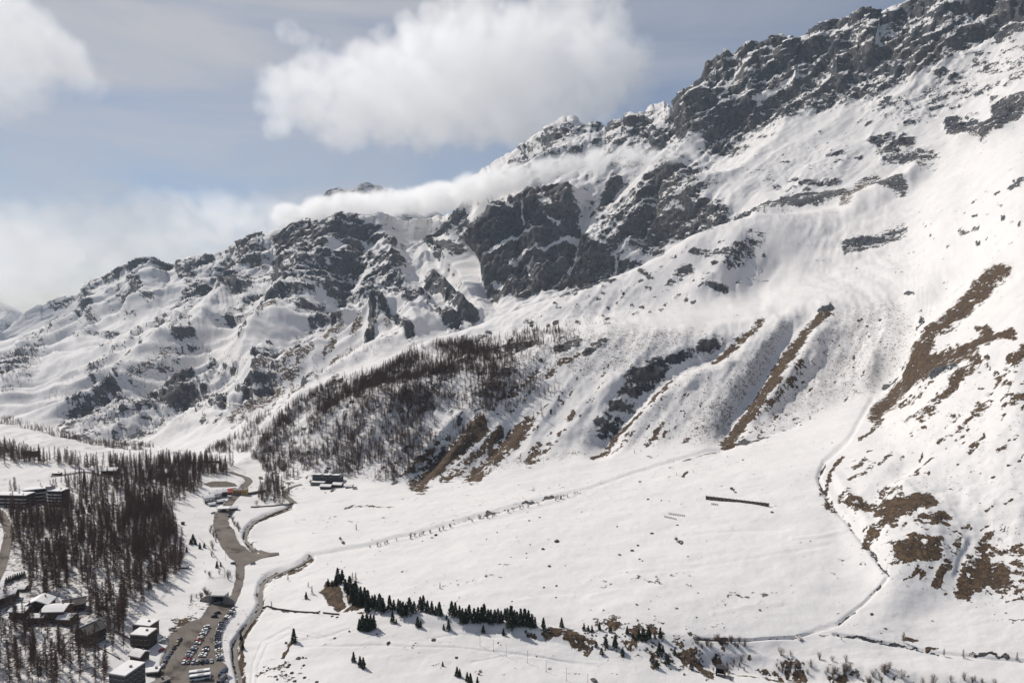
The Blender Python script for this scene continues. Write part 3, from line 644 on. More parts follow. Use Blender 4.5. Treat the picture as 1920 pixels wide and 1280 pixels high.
# normals of the base surface
def grid_normals(X, Y, Z):
    def gd(A): return np.gradient(A, axis=1), np.gradient(A, axis=0)
    xu, xv = gd(X); yu, yv = gd(Y); zu, zv = gd(Z)
    nx = yu * zv - zu * yv; ny = zu * xv - xu * zv; nz = xu * yv - yu * xv
    L = np.sqrt(nx * nx + ny * ny + nz * nz) + 1e-9
    return nx / L, ny / L, nz / L
NX, NY, NZ = grid_normals(TX, TY, TZ)

alp = smooth(kB - 0.15, kB + 0.35, LK)                       # alpine zone behind the shoulder
right_snow = smooth(1300, 1400, PX) * smooth(112, 175, PY - (-0.33 * (PX - 1560)) - 60)   # smooth snow apron under the wall
alp_soft = alp * (1 - 0.72 * right_snow)
crest = 1 - 0.6 * np.exp(-((LK - iR) / 0.10) ** 2)
# spurs run down to the left
sx = 0.77 * TX + 0.64 * TZ; sn = -0.64 * TX + 0.77 * TZ + 0.25 * TY
warp = fbm(TX / 160, TZ / 160, 3, 13) * 60
R1 = ridged((sx + warp) / 760, (sn + warp) / 250, 2, 1)
R2 = ridged((sx + warp) / 430 + 3, (sn + warp * .7) / 80, 3, 9)
rk = np.clip(ROCK * 1.35, 0, 1)
crag = (ridged((TX + warp) / 75, (TZ + .4 * TY) / 150 + warp / 90, 3, 17, .6) - .5) * 22 + (ridged((TX + warp * .4) / 30, TZ / 42 + TY / 60, 3, 37, .6) - .5) * 15 + fbm(TX / 14, TZ / 12 + TY / 30, 3, 33) * 5 + (ridged((TX + warp * .3) / 20, TZ / 120 + TY / 400, 2, 67) - .5) * 12 * smooth(.8, .5, NZ)
rib = ridged((sx + warp) / 520, (sn + warp * .5) / 40, 3, 47, .55) - .5
rib2 = ridged((TX + warp * .5) / 34, (TZ + .5 * TY) / 110, 2, 53) - .5
disp = alp * crest * (1 - .6 * right_snow) * (rib * (5.5 + 14 * rk) + rib2 * (2.5 + 6 * rk))
disp += alp * crest * (1 - .72 * right_snow) * ((R1 - 0.55) * 78 + (R2 - 0.55) * (12 + 26 * rk) + fbm(TX / 60, TZ / 60 + TY / 90, 3, 43) * 5) + alp * crest * crag * (.07 + .95 * rk) * (1 - .5 * right_snow * (1 - rk))
mid = smooth(kL5 - 0.1, kL5 + 0.35, LK) * (1 - alp)          # hillsides
rightslope = smooth(1600, 1720, PX) * smooth(1120, 1000, PY) * (1 - alp)
mid = np.maximum(mid, rightslope)
mid = mid * (1 - smooth(kS - 0.4, kS, LK) * 0.5)
bench = smooth(1150, 1250, PX) * smooth(1560, 1480, PX) * smooth(kM, kM + 0.3, LK) * smooth(kS - 0.1, kS - 0.5, LK)
hx = 0.8 * TX + 0.6 * TZ; hn = -0.6 * TX + 0.8 * TZ
disp += mid * (1 - .7 * bench) * (ridged(hx / 130, hn / 17, 2, 83) - .5) * 1.6
disp += mid * rk * ((ridged(TX / 22, TZ / 26 + TY / 30, 3, 63, .6) - .5) * 7)
disp += mid * (1 - 0.75 * bench) * ((ridged(hx / 240, hn / 55, 3, 21) - 0.55) * 7 + fbm(TX / 60, TY / 60, 4, 25) * 5.5 + fbm(TX / 9, TY / 9, 3, 29) * 0.9)
flat = (1 - alp) * (1 - mid)
disp += flat * (1 - paved) * (fbm(TX / 90, TY / 60, 3, 51) * 2.2 + fbm(TX / 26, TY / 15, 3, 55) * 0.8 + fbm(TX / 7, TY / 5, 2, 57) * 0.16)
disp += dform
lump = smooth(320, 250, PX) * flat
disp += lump * fbm(TX / 28, TY / 28, 3, 61) * 1.6
disp = disp * (1 - 0.9 * paved) - ditch * 3.2
# mostly along the normal, cliffs lean outwards
TX = TX + NX * disp; TY = TY + NY * disp; TZ = TZ + NZ * disp - 0.4 * smooth(0.3, 0.7, paved)
PX, PY = project(TX, TY, TZ)
NX, NY, NZ = grid_normals(TX, TY, TZ)

# snow slides off what is steep, rests on what is flat
steep = np.clip((0.64 - NZ) * 1.5, -0.30, 0.42)
alpm = alp * (1 - 0.8 * right_snow)
ROCK += np.where(ROCK > 0.15, 0.72, 0.55) * steep * np.maximum(alpm, 0.0) + 0.12 * alpm * np.clip(0.72 - NZ, 0, 1)
ROCK += 0.35 * np.clip(0.72 - NZ, 0, 0.4) * mid * (ROCK > 0.1)
dark_hidden = smooth(kS + 0.2, kS + 0.5, LK) * (1 - alp)
for A in (ROCK, BROWN, TUFT):
    A *= 1 - smooth(0.2, 0.6, paved)
BROWN = np.maximum(BROWN, 0.62 * ditch * smooth(0.15, 0.5, ditch))
# larch woods darken the ground litter
# ------------------------------------------------------------------ terrain mesh
snow = bpy.data.materials.new('snow_and_rock'); snow.use_nodes = True
nt = snow.node_tree; N, L = nt.nodes, nt.links
bs = N['Principled BSDF']; bs.inputs['Roughness'].default_value = 0.85; bs.inputs['Specular IOR Level'].default_value = 0.15
def attr(n):
    a = N.new('ShaderNodeAttribute'); a.attribute_name = n; return a.outputs['Fac']
geo = N.new('ShaderNodeNewGeometry')
def noise(scale, det=6, rough=0.6, vec=None):
    n = N.new('ShaderNodeTexNoise'); n.inputs['Scale'].default_value = scale
    n.inputs['Detail'].default_value = det; n.inputs['Roughness'].default_value = rough
    L.new(vec if vec is not None else geo.outputs['Position'], n.inputs['Vector']); return n.outputs['Fac']
def math_(op, a, b=None, c=None):
    n = N.new('ShaderNodeMath'); n.operation = op
    for i, v in enumerate((a, b, c)):
        if v is None: continue
        if isinstance(v, (int, float)): n.inputs[i].default_value = v
        else: L.new(v, n.inputs[i])
    return n.outputs[0]
def step(v, lo, hi):
    n = N.new('ShaderNodeMapRange'); n.interpolation_type = 'SMOOTHSTEP'
    n.inputs['From Min'].default_value = lo; n.inputs['From Max'].default_value = hi
    L.new(v, n.inputs['Value']); return n.outputs[0]
def mixc(f, a, b):
    n = N.new('ShaderNodeMix'); n.data_type = 'RGBA'
    for k, v in (('Factor', f), ('A', a), ('B', b)):
        if isinstance(v, tuple): n.inputs[k].default_value = (*v, 1)
        else: L.new(v, n.inputs[k])
    return n.outputs['Result']
# streaky coordinates that follow the slope
mp = N.new('ShaderNodeMapping'); mp.vector_type = 'POINT'
mp.inputs['Rotation'].default_value = (0, math.radians(40), 0); mp.inputs['Scale'].default_value = (0.38, 0.8, 1.25)
L.new(geo.outputs['Position'], mp.inputs['Vector'])
nA = noise(0.028, 9, 0.66, mp.outputs[0]); nB = noise(0.16, 7, 0.62); nC = noise(0.45, 5, 0.6); nD = noise(0.009, 4, 0.5)
nM = noise(0.065, 7, 0.68)
def lin(*tw):
    r = None
    for n_, wt in tw:
        q = math_('MULTIPLY', math_('SUBTRACT', n_, 0.5), wt); r = q if r is None else math_('ADD', r, q)
    return r
nsum = lin((nA, 2.0), (nM, 1.3), (nB, 0.9))
rockf = step(math_('ADD', attr('rock'), nsum), 0.47, 0.56)
nsumb = lin((nA, 1.1), (nM, 1.4), (nB, 1.8), (nC, 0.8))
brownf = step(math_('ADD', attr('brown'), nsumb), 0.46, 0.54)
ntuft = lin((nC, 2.0), (nB, 1.0), (nM, 0.7))
tuftf = step(math_('ADD', math_('MULTIPLY', attr('tuft'), 0.60), ntuft), 0.46, 0.66)
rockc = mixc(step(nD, 0.40, 0.62), mixc(step(nM, .35, .65), (0.021, 0.025, 0.032), (0.082, 0.088, 0.099)), mixc(step(nM, .35, .65), (0.034, 0.033, 0.035), (0.140, 0.132, 0.127)))
rockc = mixc(math_('MULTIPLY', step(nC, 0.5, 0.75), 0.5), rockc, (0.16, 0.155, 0.15))
brownc = mixc(step(nB, 0.35, 0.68), (0.050, 0.034, 0.025), (0.120, 0.079, 0.046))
brownc = mixc(math_('MULTIPLY', step(nC, 0.48, 0.62), 0.75), brownc, (0.030, 0.023, 0.020))
brownc = mixc(math_('MULTIPLY', step(noise(0.8, 4), 0.55, 0.7), 0.6), brownc, (0.165, 0.115, 0.066))
snowc = mixc(step(noise(0.02, 5), 0.3, 0.7), (0.655, 0.636, 0.622), (0.62, 0.606, 0.596))
c1 = mixc(math_('MULTIPLY', tuftf, 0.82), snowc, (0.105, 0.080, 0.062))
c2 = mixc(brownf, c1, brownc)
c3 = mixc(rockf, c2, rockc)
L.new(c3, bs.inputs['Base Color'])
# fine relief
bmp = N.new('ShaderNodeBump'); bmp.inputs['Distance'].default_value = 2.5; bmp.inputs['Strength'].default_value = 0.75
hgt = math_('ADD', math_('MULTIPLY', nB, math_('ADD', 0.16, math_('MULTIPLY', math_('MAXIMUM', rockf, brownf), 1.4))), math_('MULTIPLY', math_('ADD', nM, nA), math_('ADD', 0.42, math_('MULTIPLY', rockf, 2.2))))
L.new(hgt, bmp.inputs['Height']); L.new(bmp.outputs[0], bs.inputs['Normal'])

idx = np.arange(NROW * NCOL, dtype=np.int32).reshape(NROW, NCOL)
quads = np.stack([idx[:-1, :-1], idx[:-1, 1:], idx[1:, 1:], idx[1:, :-1]], -1).reshape(-1, 4)
VT = np.stack([TX, TY, TZ], -1).reshape(-1, 3).astype(np.float32)
tme = tri_mesh('terrain', VT, quads, snow, True)
for n_, A in (('rock', ROCK), ('brown', BROWN), ('tuft', TUFT)):
    at = tme.attributes.new(n_, 'FLOAT', 'POINT'); at.data.foreach_set('value', A.ravel().astype(np.float32))
terrain = link('terrain', tme); tag(terrain, 'snow covered valley floor, hillsides and rocky mountain range', kind='structure')

# two summits further back, one past the end of the range and one over the cloud bank
def far_hill(cx_px, top_py, Y, half_px, seed, pts):
    n, mrow = 150, 60
    us = np.linspace(-1, 1, n); v = np.linspace(0, 1, mrow)
    sky_x = [p[0] for p in pts]; sky_y = [p[1] for p in pts]
    V = []
    x0, x1 = sky_x[0], sky_x[-1]
    xs = np.linspace(x0, x1, n)
    _, _, Zt = unproj_Y(xs, np.interp(xs, sky_x, sky_y), Y)
    Xs = (xs - CX) / F * Y
    G1, G2 = np.meshgrid(np.linspace(-1, 1, mrow), Xs, indexing='ij')
    Zb = -400.0
    prof = 1 - np.abs(G1)
    Z = Zb + (Zt[None, :] - Zb) * prof
    Yg = Y + G1 * 800
    nz_ = (ridged(G2 / 420, Yg / 420, 4, seed) - 0.55) * 130 * (1 - np.exp(-((np.abs(G1)) / 0.06)) * 0.75)
    nz_ += fbm(G2 / 60, Yg / 60, 3, seed + 5) * 22
    Z = Z + nz_ * (prof > 0.02)
    vv = np.stack([G2, Yg, Z], -1).reshape(-1, 3)
    ii = np.arange(mrow * n, dtype=np.int32).reshape(mrow, n)
    q = np.stack([ii[:-1, :-1], ii[:-1, 1:], ii[1:, 1:], ii[1:, :-1]], -1).reshape(-1, 4)
    me = tri_mesh('hill', vv, q, snow, True)
    r = (0.40 + 0.25 * fbm(G2 / 200, Z / 120, 3, seed + 9)) * smooth(0.3, 0.8, prof)
    at = me.attributes.new('rock', 'FLOAT', 'POINT'); at.data.foreach_set('value', r.ravel().astype(np.float32))
    return link('hills', me)
hl = far_hill(0, 560, 6500, 200, 3, [(-420,640),(-200,560),(-60,540),(0,563),(30,580),(60,595),(150,640),(260,700)])
tag(hl, 'distant snowy ridge past the end of the range', kind='structure')
hl = far_hill(690, 337, 5200, 200, 8, [(380,520),(480,450),(560,400),(620,352),(640,345),(660,350),(675,340),(692,336),(715,340),(745,352),(800,385),(860,410),(960,450),(1060,520)])
tag(hl, 'snowy summit rising above the cloud bank', kind='structure')

def _col(A, jf):
    j = int(np.clip(jf, 0, NCOL - 2)); t = min(max(jf - j, 0.0), 1.0)
    return A[:, j] * (1 - t) + A[:, j + 1] * t
def hit_pixel(px, py):
    """first place where the sight line through a survey point meets the terrain"""
    dx, dy, dz = ray_dir(px, py)
    jf = (dx / dy - U0) / (U1 - U0) * (NCOL - 1)
    for _ in range(3):
        cy_ = _col(PY, jf)
        k = np.nonzero((cy_[:-1] >= py) & (cy_[1:] < py))[0]
        k = int(k[0]) if len(k) else NROW - 2
        t = (cy_[k] - py) / (cy_[k] - cy_[k + 1] + 1e-9); t = min(max(t, 0), 1)
        cx_ = _col(PX[k:k + 2], jf)
        jf += (px - (cx_[0] * (1 - t) + cx_[1] * t)) / (F * (U1 - U0) / (NCOL - 1))
    out = []
    for A in (TX, TY, TZ):
        c = _col(A[k:k + 2], jf); out.append(float(c[0] * (1 - t) + c[1] * t))
    return Vector(out)
def drop(x, y):
    jf = (x / y - U0) / (U1 - U0) * (NCOL - 1)
    r = slice(0, 420)
    cx_ = _col(TX[r], jf); cy_ = _col(TY[r], jf); cz_ = _col(TZ[r], jf)
    return float(np.interp(y, cy_, cz_))
def px_m(loc):          # metres per photo pixel at a place
    return (loc.y * CP - (loc.z - CAMZ) * SP) / F

# ------------------------------------------------------------------ roads, car parks, streams
def asphalt_mat():
    m_ = bpy.data.materials.new('dusty_asphalt'); m_.use_nodes = True
    t = m_.node_tree; b = t.nodes['Principled BSDF']; b.inputs['Roughness'].default_value = 0.95; b.inputs['Specular IOR Level'].default_value = 0.1
    g = t.nodes.new('ShaderNodeNewGeometry')
    def nz(s, d=6):
        n = t.nodes.new('ShaderNodeTexNoise'); n.inputs['Scale'].default_value = s; n.inputs['Detail'].default_value = d; n.inputs['Roughness'].default_value = 0.62
        t.links.new(g.outputs['Position'], n.inputs['Vector']); return n.outputs['Fac']
    def mx(f, a, c, lo, hi):
        r = t.nodes.new('ShaderNodeMapRange'); r.inputs['From Min'].default_value = lo; r.inputs['From Max'].default_value = hi
        t.links.new(f, r.inputs['Value'])
        q = t.nodes.new('ShaderNodeMix'); q.data_type = 'RGBA'; t.links.new(r.outputs[0], q.inputs['Factor'])
        for k, v in (('A', a), ('B', c)):
            if isinstance(v, tuple): q.inputs[k].default_value = (*v, 1)
            else: t.links.new(v, q.inputs[k])
        return q.outputs['Result']
    base = mx(nz(0.08), (0.130, 0.112, 0.097), (0.195, 0.170, 0.148), 0.32, 0.68)
    wet = mx(nz(0.05, 8), base, (0.070, 0.058, 0.050), 0.53, 0.64)
    grit = mx(nz(0.9), wet, (0.22, 0.195, 0.17), 0.56, 0.8)
    t.links.new(grit, b.inputs['Base Color'])
    return m_
ASPH = asphalt_mat()
GRAVEL = mat('gravel', (0.12, 0.098, 0.08), 0.95, 0.35, 0.3)

def drape_poly(name, pix, m_, lift, label, grid=5.0):
    pts = [hit_pixel(*p) for p in pix]
    # smooth the outline, keep it slightly ragged like a ploughed edge
    ring = []
    for a, b in zip(pts, pts[1:] + pts[:1]):
        n = max(1, int((b - a).length / 2.5))
        for k in range(n):
            p = a.lerp(b, k / n)
            ring.append((p.x + random.uniform(-.45, .45), p.y + random.uniform(-.45, .45)))
    xs = [p[0] for p in ring]; ys = [p[1] for p in ring]
    gx, gy = np.meshgrid(np.arange(min(xs), max(xs), grid), np.arange(min(ys), max(ys), grid))
    gx, gy = gx.ravel(), gy.ravel()
    ins = in_poly(gx, gy, ring)
    inner = [(float(a), float(b)) for a, b in zip(gx[ins], gy[ins])]
    vs = [Vector(p) for p in ring] + [Vector(p) for p in inner]
    n = len(ring)
    ov, oe, of, *_ = delaunay_2d_cdt(vs, [(i, (i + 1) % n) for i in range(n)], [], 1, 1e-4)
    V = [(v.x, v.y, drop(v.x, v.y) + lift) for v in ov]
    me = mesh_data(name, V, of, [m_], True)
    o = link(name, me); tag(o, label, kind='structure'); return o

def drape_strip(name, pix, width, m_, lift, label, crown=0.0, jit=0.25, taper=None):
    pts = [hit_pixel(*p) for p in pix]
    P = [pts[0]]
    for a, b in zip(pts, pts[1:]):
        n = max(1, int((b - a).length / 3))
        P += [a.lerp(b, k / n) for k in range(1, n + 1)]
    A = np.array([(p.x, p.y) for p in P])
    for _ in range(6):
        A[1:-1] = (A[:-2] + 2 * A[1:-1] + A[2:]) / 4
    T_ = np.gradient(A, axis=0); T_ /= np.linalg.norm(T_, axis=1)[:, None] + 1e-9
    Nn = np.stack([-T_[:, 1], T_[:, 0]], 1)
    V, Fq = [], []; cols = 5
    for i, (a, nrm) in enumerate(zip(A, Nn)):
        wd = width * (0.5 + random.uniform(-jit, jit) * 0.12)
        zc = drop(*a)
        for c in range(cols):
            s = (c / (cols - 1) - 0.5) * 2
            p = a + nrm * s * wd
            z = drop(*p) if crown == 0 else zc
            V.append((p[0], p[1], z + lift + crown * (1 - s * s)))
        if i:
            for c in range(cols - 1):
                q = (i - 1) * cols + c; Fq.append((q, q + 1, q + 1 + cols, q + cols))
    me = mesh_data(name, V, Fq, [m_], True)
    o = link(name, me); return tag(o, label, kind='structure')

drape_poly('car_park', CARPARK, ASPH, 0.30, 'dusty tarmac car park and road below the tunnel portal')
drape_poly('parking_lot', LOT, ASPH, 0.34, 'empty bare tarmac lot beside the stream')
drape_poly('parking_lot', BARELOT, GRAVEL, 0.30, 'gravel yard cleared of snow beyond the white houses')
for (nm, wd, pts), lb in zip(ROADS, ['tarmac road climbing past the yellow building', 'curving access road below the dark block', 'road bend at the edge of the larch wood', 'road shelf below the wooded bank']):
    drape_strip(nm, pts, wd, ASPH, 0.30, lb)
WATER = bpy.data.materials.new('shallow_stream_water'); WATER.use_nodes = True
_b = WATER.node_tree.nodes['Principled BSDF']
_b.inputs['Roughness'].default_value = 0.35; _b.inputs['Specular IOR Level'].default_value = 0.3
_g = WATER.node_tree.nodes.new('ShaderNodeNewGeometry'); _n = WATER.node_tree.nodes.new('ShaderNodeTexNoise'); _n.inputs['Scale'].default_value = 0.35; _n.inputs['Detail'].default_value = 8
_m = WATER.node_tree.nodes.new('ShaderNodeMix'); _m.data_type = 'RGBA'
_m.inputs['A'].default_value = (0.10, 0.09, 0.078, 1); _m.inputs['B'].default_value = (0.27, 0.245, 0.215, 1)
WATER.node_tree.links.new(_g.outputs['Position'], _n.inputs['Vector']); WATER.node_tree.links.new(_n.outputs['Fac'], _m.inputs['Factor']); WATER.node_tree.links.new(_m.outputs['Result'], _b.inputs['Base Color'])
drape_strip('stream', STREAM, 4.4, WATER, 0.25, 'shallow stony stream winding beside the car park', 0.02, 0.8)
drape_strip('stream', STREAM2, 4.6, WATER, 0.25, 'grey stream bend behind the bare lot', 0.02, 0.8)

# ------------------------------------------------------------------ buildings
M_SNOWROOF = mat('roof_snow', (0.70, 0.685, 0.675), 0.9, 0.04, 0.4)
M_DARKWOOD = mat('dark_timber', (0.060, 0.042, 0.032), 0.9, 0.3, 0.8)
M_STONE = mat('grey_stone', (0.17, 0.155, 0.14), 0.95, 0.25, 0.7)
M_PLASTER = mat('grey_plaster', (0.30, 0.29, 0.28), 0.9, 0.12, 0.4)
M_WHITEW = mat('white_render', (0.60, 0.59, 0.58), 0.9, 0.08, 0.4)
M_YELLOW = mat('ochre_render', (0.50, 0.31, 0.09), 0.9, 0.1, 0.3)
M_BROWNW = mat('brown_timber', (0.13, 0.085, 0.058), 0.9, 0.25, 0.8)
M_GLASS = mat('window_glass', (0.03, 0.035, 0.042), 0.15)
M_DARKCLAD = mat('charcoal_cladding', (0.040, 0.043, 0.047), 0.8, 0.2, 0.3)
M_CONC = mat('weathered_concrete', (0.21, 0.195, 0.18), 0.95, 0.2, 0.35)
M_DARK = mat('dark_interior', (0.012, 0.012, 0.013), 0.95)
M_ROOFT = mat('slate_roof', (0.09, 0.082, 0.076), 0.9, 0.25, 0.5)
M_REDROOF = mat('red_sheet_roof', (0.34, 0.055, 0.045), 0.7, 0.15, 0.4)
M_TRIM = mat('pale_trim', (0.52, 0.51, 0.50), 0.8)
M_METAL = mat('galvanised_metal', (0.22, 0.22, 0.225), 0.55, metal=0.6)

def snow_slab(parent, prof_pts, x0, x1, axis='x', name='roof_snow'):
    mb = MB(); mb.prism(prof_pts, axis, x0, x1); return mb.build(name, M_SNOWROOF, parent)

def windows(root, face, n, floors, W, z0, dz, w_, h_, frame=True, mat_=M_GLASS, u0=None, u1=None):
    """a pane per opening; face = (axis, coord, sign)"""
    ax, c, sg = face
    us = np.linspace((u0 if u0 is not None else -W / 2 + 1.3), (u1 if u1 is not None else W / 2 - 1.3), n)
    for f in range(floors):
        for u in us:
            z = z0 + f * dz
            mb = MB(); fr = MB()
            t0, t1 = (c, c + sg * 0.05); f0, f1 = (c, c + sg * 0.10)
            lo, hi = min(t0, t1), max(t0, t1)
            if ax == 'y':
                mb.box(u - w_ / 2, u + w_ / 2, lo, hi, z, z + h_)
            else:
                mb.box(lo, hi, u - w_ / 2, u + w_ / 2, z, z + h_)
            wo = mb.build('window', mat_, root)
            if frame:
                lo2, hi2 = min(f0, f1), max(f0, f1)
                if ax == 'y':
                    fr.box(u - w_ / 2 - .12, u + w_ / 2 + .12, lo2, hi2, z - .14, z - .002)
                else:
                    fr.box(lo2, hi2, u - w_ / 2 - .12, u + w_ / 2 + .12, z - .14, z - .002)
                fr.build('sill', M_TRIM, wo)

def gable_house(px, py, W, D, H, rise, rz, label, wall=M_BROWNW, base=M_STONE, group=None, name='chalet', nwin=3, floors=2, chimney=True, ridge='x', bare=None):
    g = hit_pixel(px, py); zb = min(drop(g.x + a, g.y + b) for a in (-W/2, W/2) for b in (-D/2, D/2)) - 0.4
    t = thing(name, label, 'house', (g.x, g.y, zb), rz, group)
    hb = H * 0.4
    MB().box(-W/2, W/2, -D/2, D/2, 0, hb).build('stone_base', base, t)
    mb = MB()
    if ridge == 'x':
        mb.prism([(-D/2 - .05, hb), (D/2 + .05, hb), (D/2 + .05, H), (0, H + rise), (-D/2 - .05, H)], 'x', -W/2 - .05, W/2 + .05)
    else:
        mb.prism([(-W/2 - .05, hb), (W/2 + .05, hb), (W/2 + .05, H), (0, H + rise), (-W/2 - .05, H)], 'y', -D/2 - .05, D/2 + .05)
    mb.build('wall', wall, t)
    e = 0.9; half = (D if ridge == 'x' else W) / 2; ln = (W if ridge == 'x' else D) / 2 + e
    sl = rise / half
    pr = [(-half - e, H - e * sl + .02), (0, H + rise + .02), (half + e, H - e * sl + .02), (half + e, H - e * sl + .3), (0, H + rise + .3), (-half - e, H - e * sl + .3)]
    rf = MB().prism(pr, ridge, -ln, ln).build('roof', M_ROOFT, t)
    k0 = -1.0 if bare != 'front' else 0.0
    for sgn in (-1, 1):
        if bare == 'front' and sgn < 0: continue
        if bare == 'back' and sgn > 0: continue
        a0, a1 = (0.03, half + e - 0.12)
        zz = lambda s: H + rise - s * sl + .303
        pr2 = [(sgn * a0, zz(a0)), (sgn * a1, zz(a1)), (sgn * (a1 - .1), zz(a1) + .5), (sgn * half * .5, zz(half * .5) + .72), (sgn * a0, zz(a0) + .55)]
        MB().prism(pr2, ridge, -ln + .12, ln - .12).build('roof_snow', M_SNOWROOF, rf)
    if chimney:
        cx_ = ln * 0.35; cy_ = half * 0.35
        c = MB()
        if ridge == 'x': c.box(cx_ - .4, cx_ + .4, cy_ - .4, cy_ + .4, H + rise * .5, H + rise + 1.1)
        else: c.box(cy_ - .4, cy_ + .4, cx_ - .4, cx_ + .4, H + rise * .5, H + rise + 1.1)
        c.build('chimney', M_STONE, rf)
    if nwin:
        dz = (H - 0.8) / floors
        windows(t, ('y', -D/2 - .06, -1), nwin, floors, W, 0.9, dz, 1.1, 1.25)
        windows(t, ('x', W/2 + .06, 1), max(2, nwin - 1), floors, D, 0.9, dz, 1.1, 1.25)
    if floors >= 2 and wall is not M_STONE:
        MB().box(-W/2 + .4, W/2 - .4, -D/2 - 1.25, -D/2 - .06, hb - .12, hb + .06).box(-W/2 + .4, W/2 - .4, -D/2 - 1.25, -D/2 - 1.17, hb + .06, hb + .95).build('balcony', M_DARKWOOD, t)
    MB().box(-0.55, 0.55, -D/2 - .08, -D/2 - .01, 0.35, 2.35).build('door', M_DARKWOOD, t)
    return t

def flat_block(px, py, W, D, H, rz, label, wall=M_PLASTER, floors=4, nwin=5, nwinx=3, name='apartment_block', cat='building', snowy=True, z_extra=0.0, wmat=M_GLASS, bands=False, group=None):
    g = hit_pixel(px, py); zb = min(drop(g.x + a, g.y + b) for a in (-W/2, W/2) for b in (-D/2, D/2)) - 0.5
    t = thing(name, label, cat, (g.x, g.y, zb), rz, group)
    MB().box(-W/2, W/2, -D/2, D/2, 0, H).build('wall', wall, t)
    rf = MB().box(-W/2 - .35, W/2 + .35, -D/2 - .35, D/2 + .35, H + .002, H + .35).build('roof', M_CONC, t)
    if snowy:
        MB().prism([(-D/2 - .1, H + .353), (D/2 + .1, H + .353), (D/2 - .1, H + .8), (0, H + .95), (-D/2, H + .75)], 'x', -W/2 - .1, W/2 + .1).build('roof_snow', M_SNOWROOF, rf)
    MB().box(W*.12, W*.12 + 1.2, 0, 1.2, H + .5, H + 1.9).build('roof_vent', M_CONC, rf)
    dz = (H - .4) / floors
    if bands:
        for f in range(1, floors):
            MB().box(-W/2 - .5, W/2 + .5, -D/2 - 1.1, -D/2 - .003, f * dz - .1, f * dz + 1.0).build('balcony', M_TRIM, t)
    if nwin:
        windows(t, ('y', -D/2 - .003, -1), nwin, floors, W, .95 if not bands else 1.15, dz, min(1.5, W / nwin * .55), 1.3, frame=not bands, mat_=wmat)
    if nwinx:
        windows(t, ('x', W/2 + .003, 1), nwinx, floors, D, .95, dz, 1.1, 1.3, mat_=wmat)
    MB().box(-W*.3 - .6, -W*.3 + .6, -D/2 - .06, -D/2 - .004, .5, 2.6).build('door', M_DARKWOOD, t)
    return t

R_ = math.radians
# chalet group in the larch wood
gable_house(44, 1152, 11, 11, 6.0, 2.0, R_(-8), 'low chalet with snowy roof at the road end of the chalet group', M_DARKWOOD, group='chalets in the larch wood')
gable_house(76, 1146, 14, 11, 8.0, 3.0, R_(10), 'tall gabled chalet with dark timber front behind the other chalets', M_DARKWOOD, ridge='y', group='chalets in the larch wood')
gable_house(108, 1158, 14, 12, 8.5, 1.8, R_(4), 'broad chalet with thick snow roof in the middle of the group', M_BROWNW, group='chalets in the larch wood')
gable_house(72, 1164, 9, 6, 5.0, 1.0, R_(4), 'small lean annex with snowy roof beside the broad chalet', M_STONE, floors=1, group='chalets in the larch wood', chimney=False)
gable_house(140, 1140, 13, 10, 6.0, 2.2, R_(28), 'timber chalet with half bare roof beside a snow mound', M_BROWNW, bare='front', group='chalets in the larch wood')
gable_house(170, 1200, 13, 12, 9.0, 3.2, R_(-24), 'solitary dark chalet with steep snowy roof below the chalet group', M_DARKWOOD, ridge='y', floors=3, bare='back')
gable_house(-2, 1135, 12, 11, 8, 3.0, R_(-20), 'chalet at the road bend with snow on its gable', M_DARKWOOD, ridge='y')
gable_house(43, 1106, 5, 4, 2.6, 0.9, 0, 'tiny timber hut on the snow above the chalets', M_DARKWOOD, name='hut', nwin=0, floors=1, chimney=False)
flat_block(274, 1188, 13, 9, 9, R_(-12), 'brown block with snow ledge roof beside the sledging slope', M_BROWNW, 3, 4, 2)
flat_block(270, 1208, 12, 10, 10, R_(-8), 'dark flat roofed block below the brown one by the road', M_DARKWOOD, 3, 4, 2)
flat_block(240, 1294, 11, 15, 15, R_(-14), 'tall grey hotel with flat snowy roof and rows of small windows', mat('shade_darkened_render', (0.075, 0.070, 0.066), 0.9, 0.15, 0.5), 5, 4, 5, name='hotel')  # wall colour darkened to stand in for shade on the front
gable_house(212, 1292, 10, 9, 4.6, 1.6, R_(-10), 'small white house with white windows beside the tall hotel', M_WHITEW, floors=1, name='house')
flat_block(288, 1262, 7, 6, 3.2, R_(10), 'low dark garage dug into the snow bank by the road', M_DARKWOOD, 1, 2, 1, name='garage')
flat_block(300, 1282, 10, 5, 3.0, R_(55), 'low stone shed beside the tarmac road', M_STONE, 1, 3, 1, name='shed', snowy=False)
gable_house(18, 1124, 9, 8, 5.0, 2.0, R_(12), 'small dark chalet between the hedge line and the chalet group', M_DARKWOOD, floors=1)
gable_house(128, 1168, 9, 8, 5.5, 1.8, R_(-6), 'small brown chalet tucked against the broad chalet', M_BROWNW, floors=1)
gable_house(262, 1235, 8, 7, 5.0, 1.8, R_(-18), 'small snow roofed cabin above the tall hotel', M_DARKWOOD, floors=1)
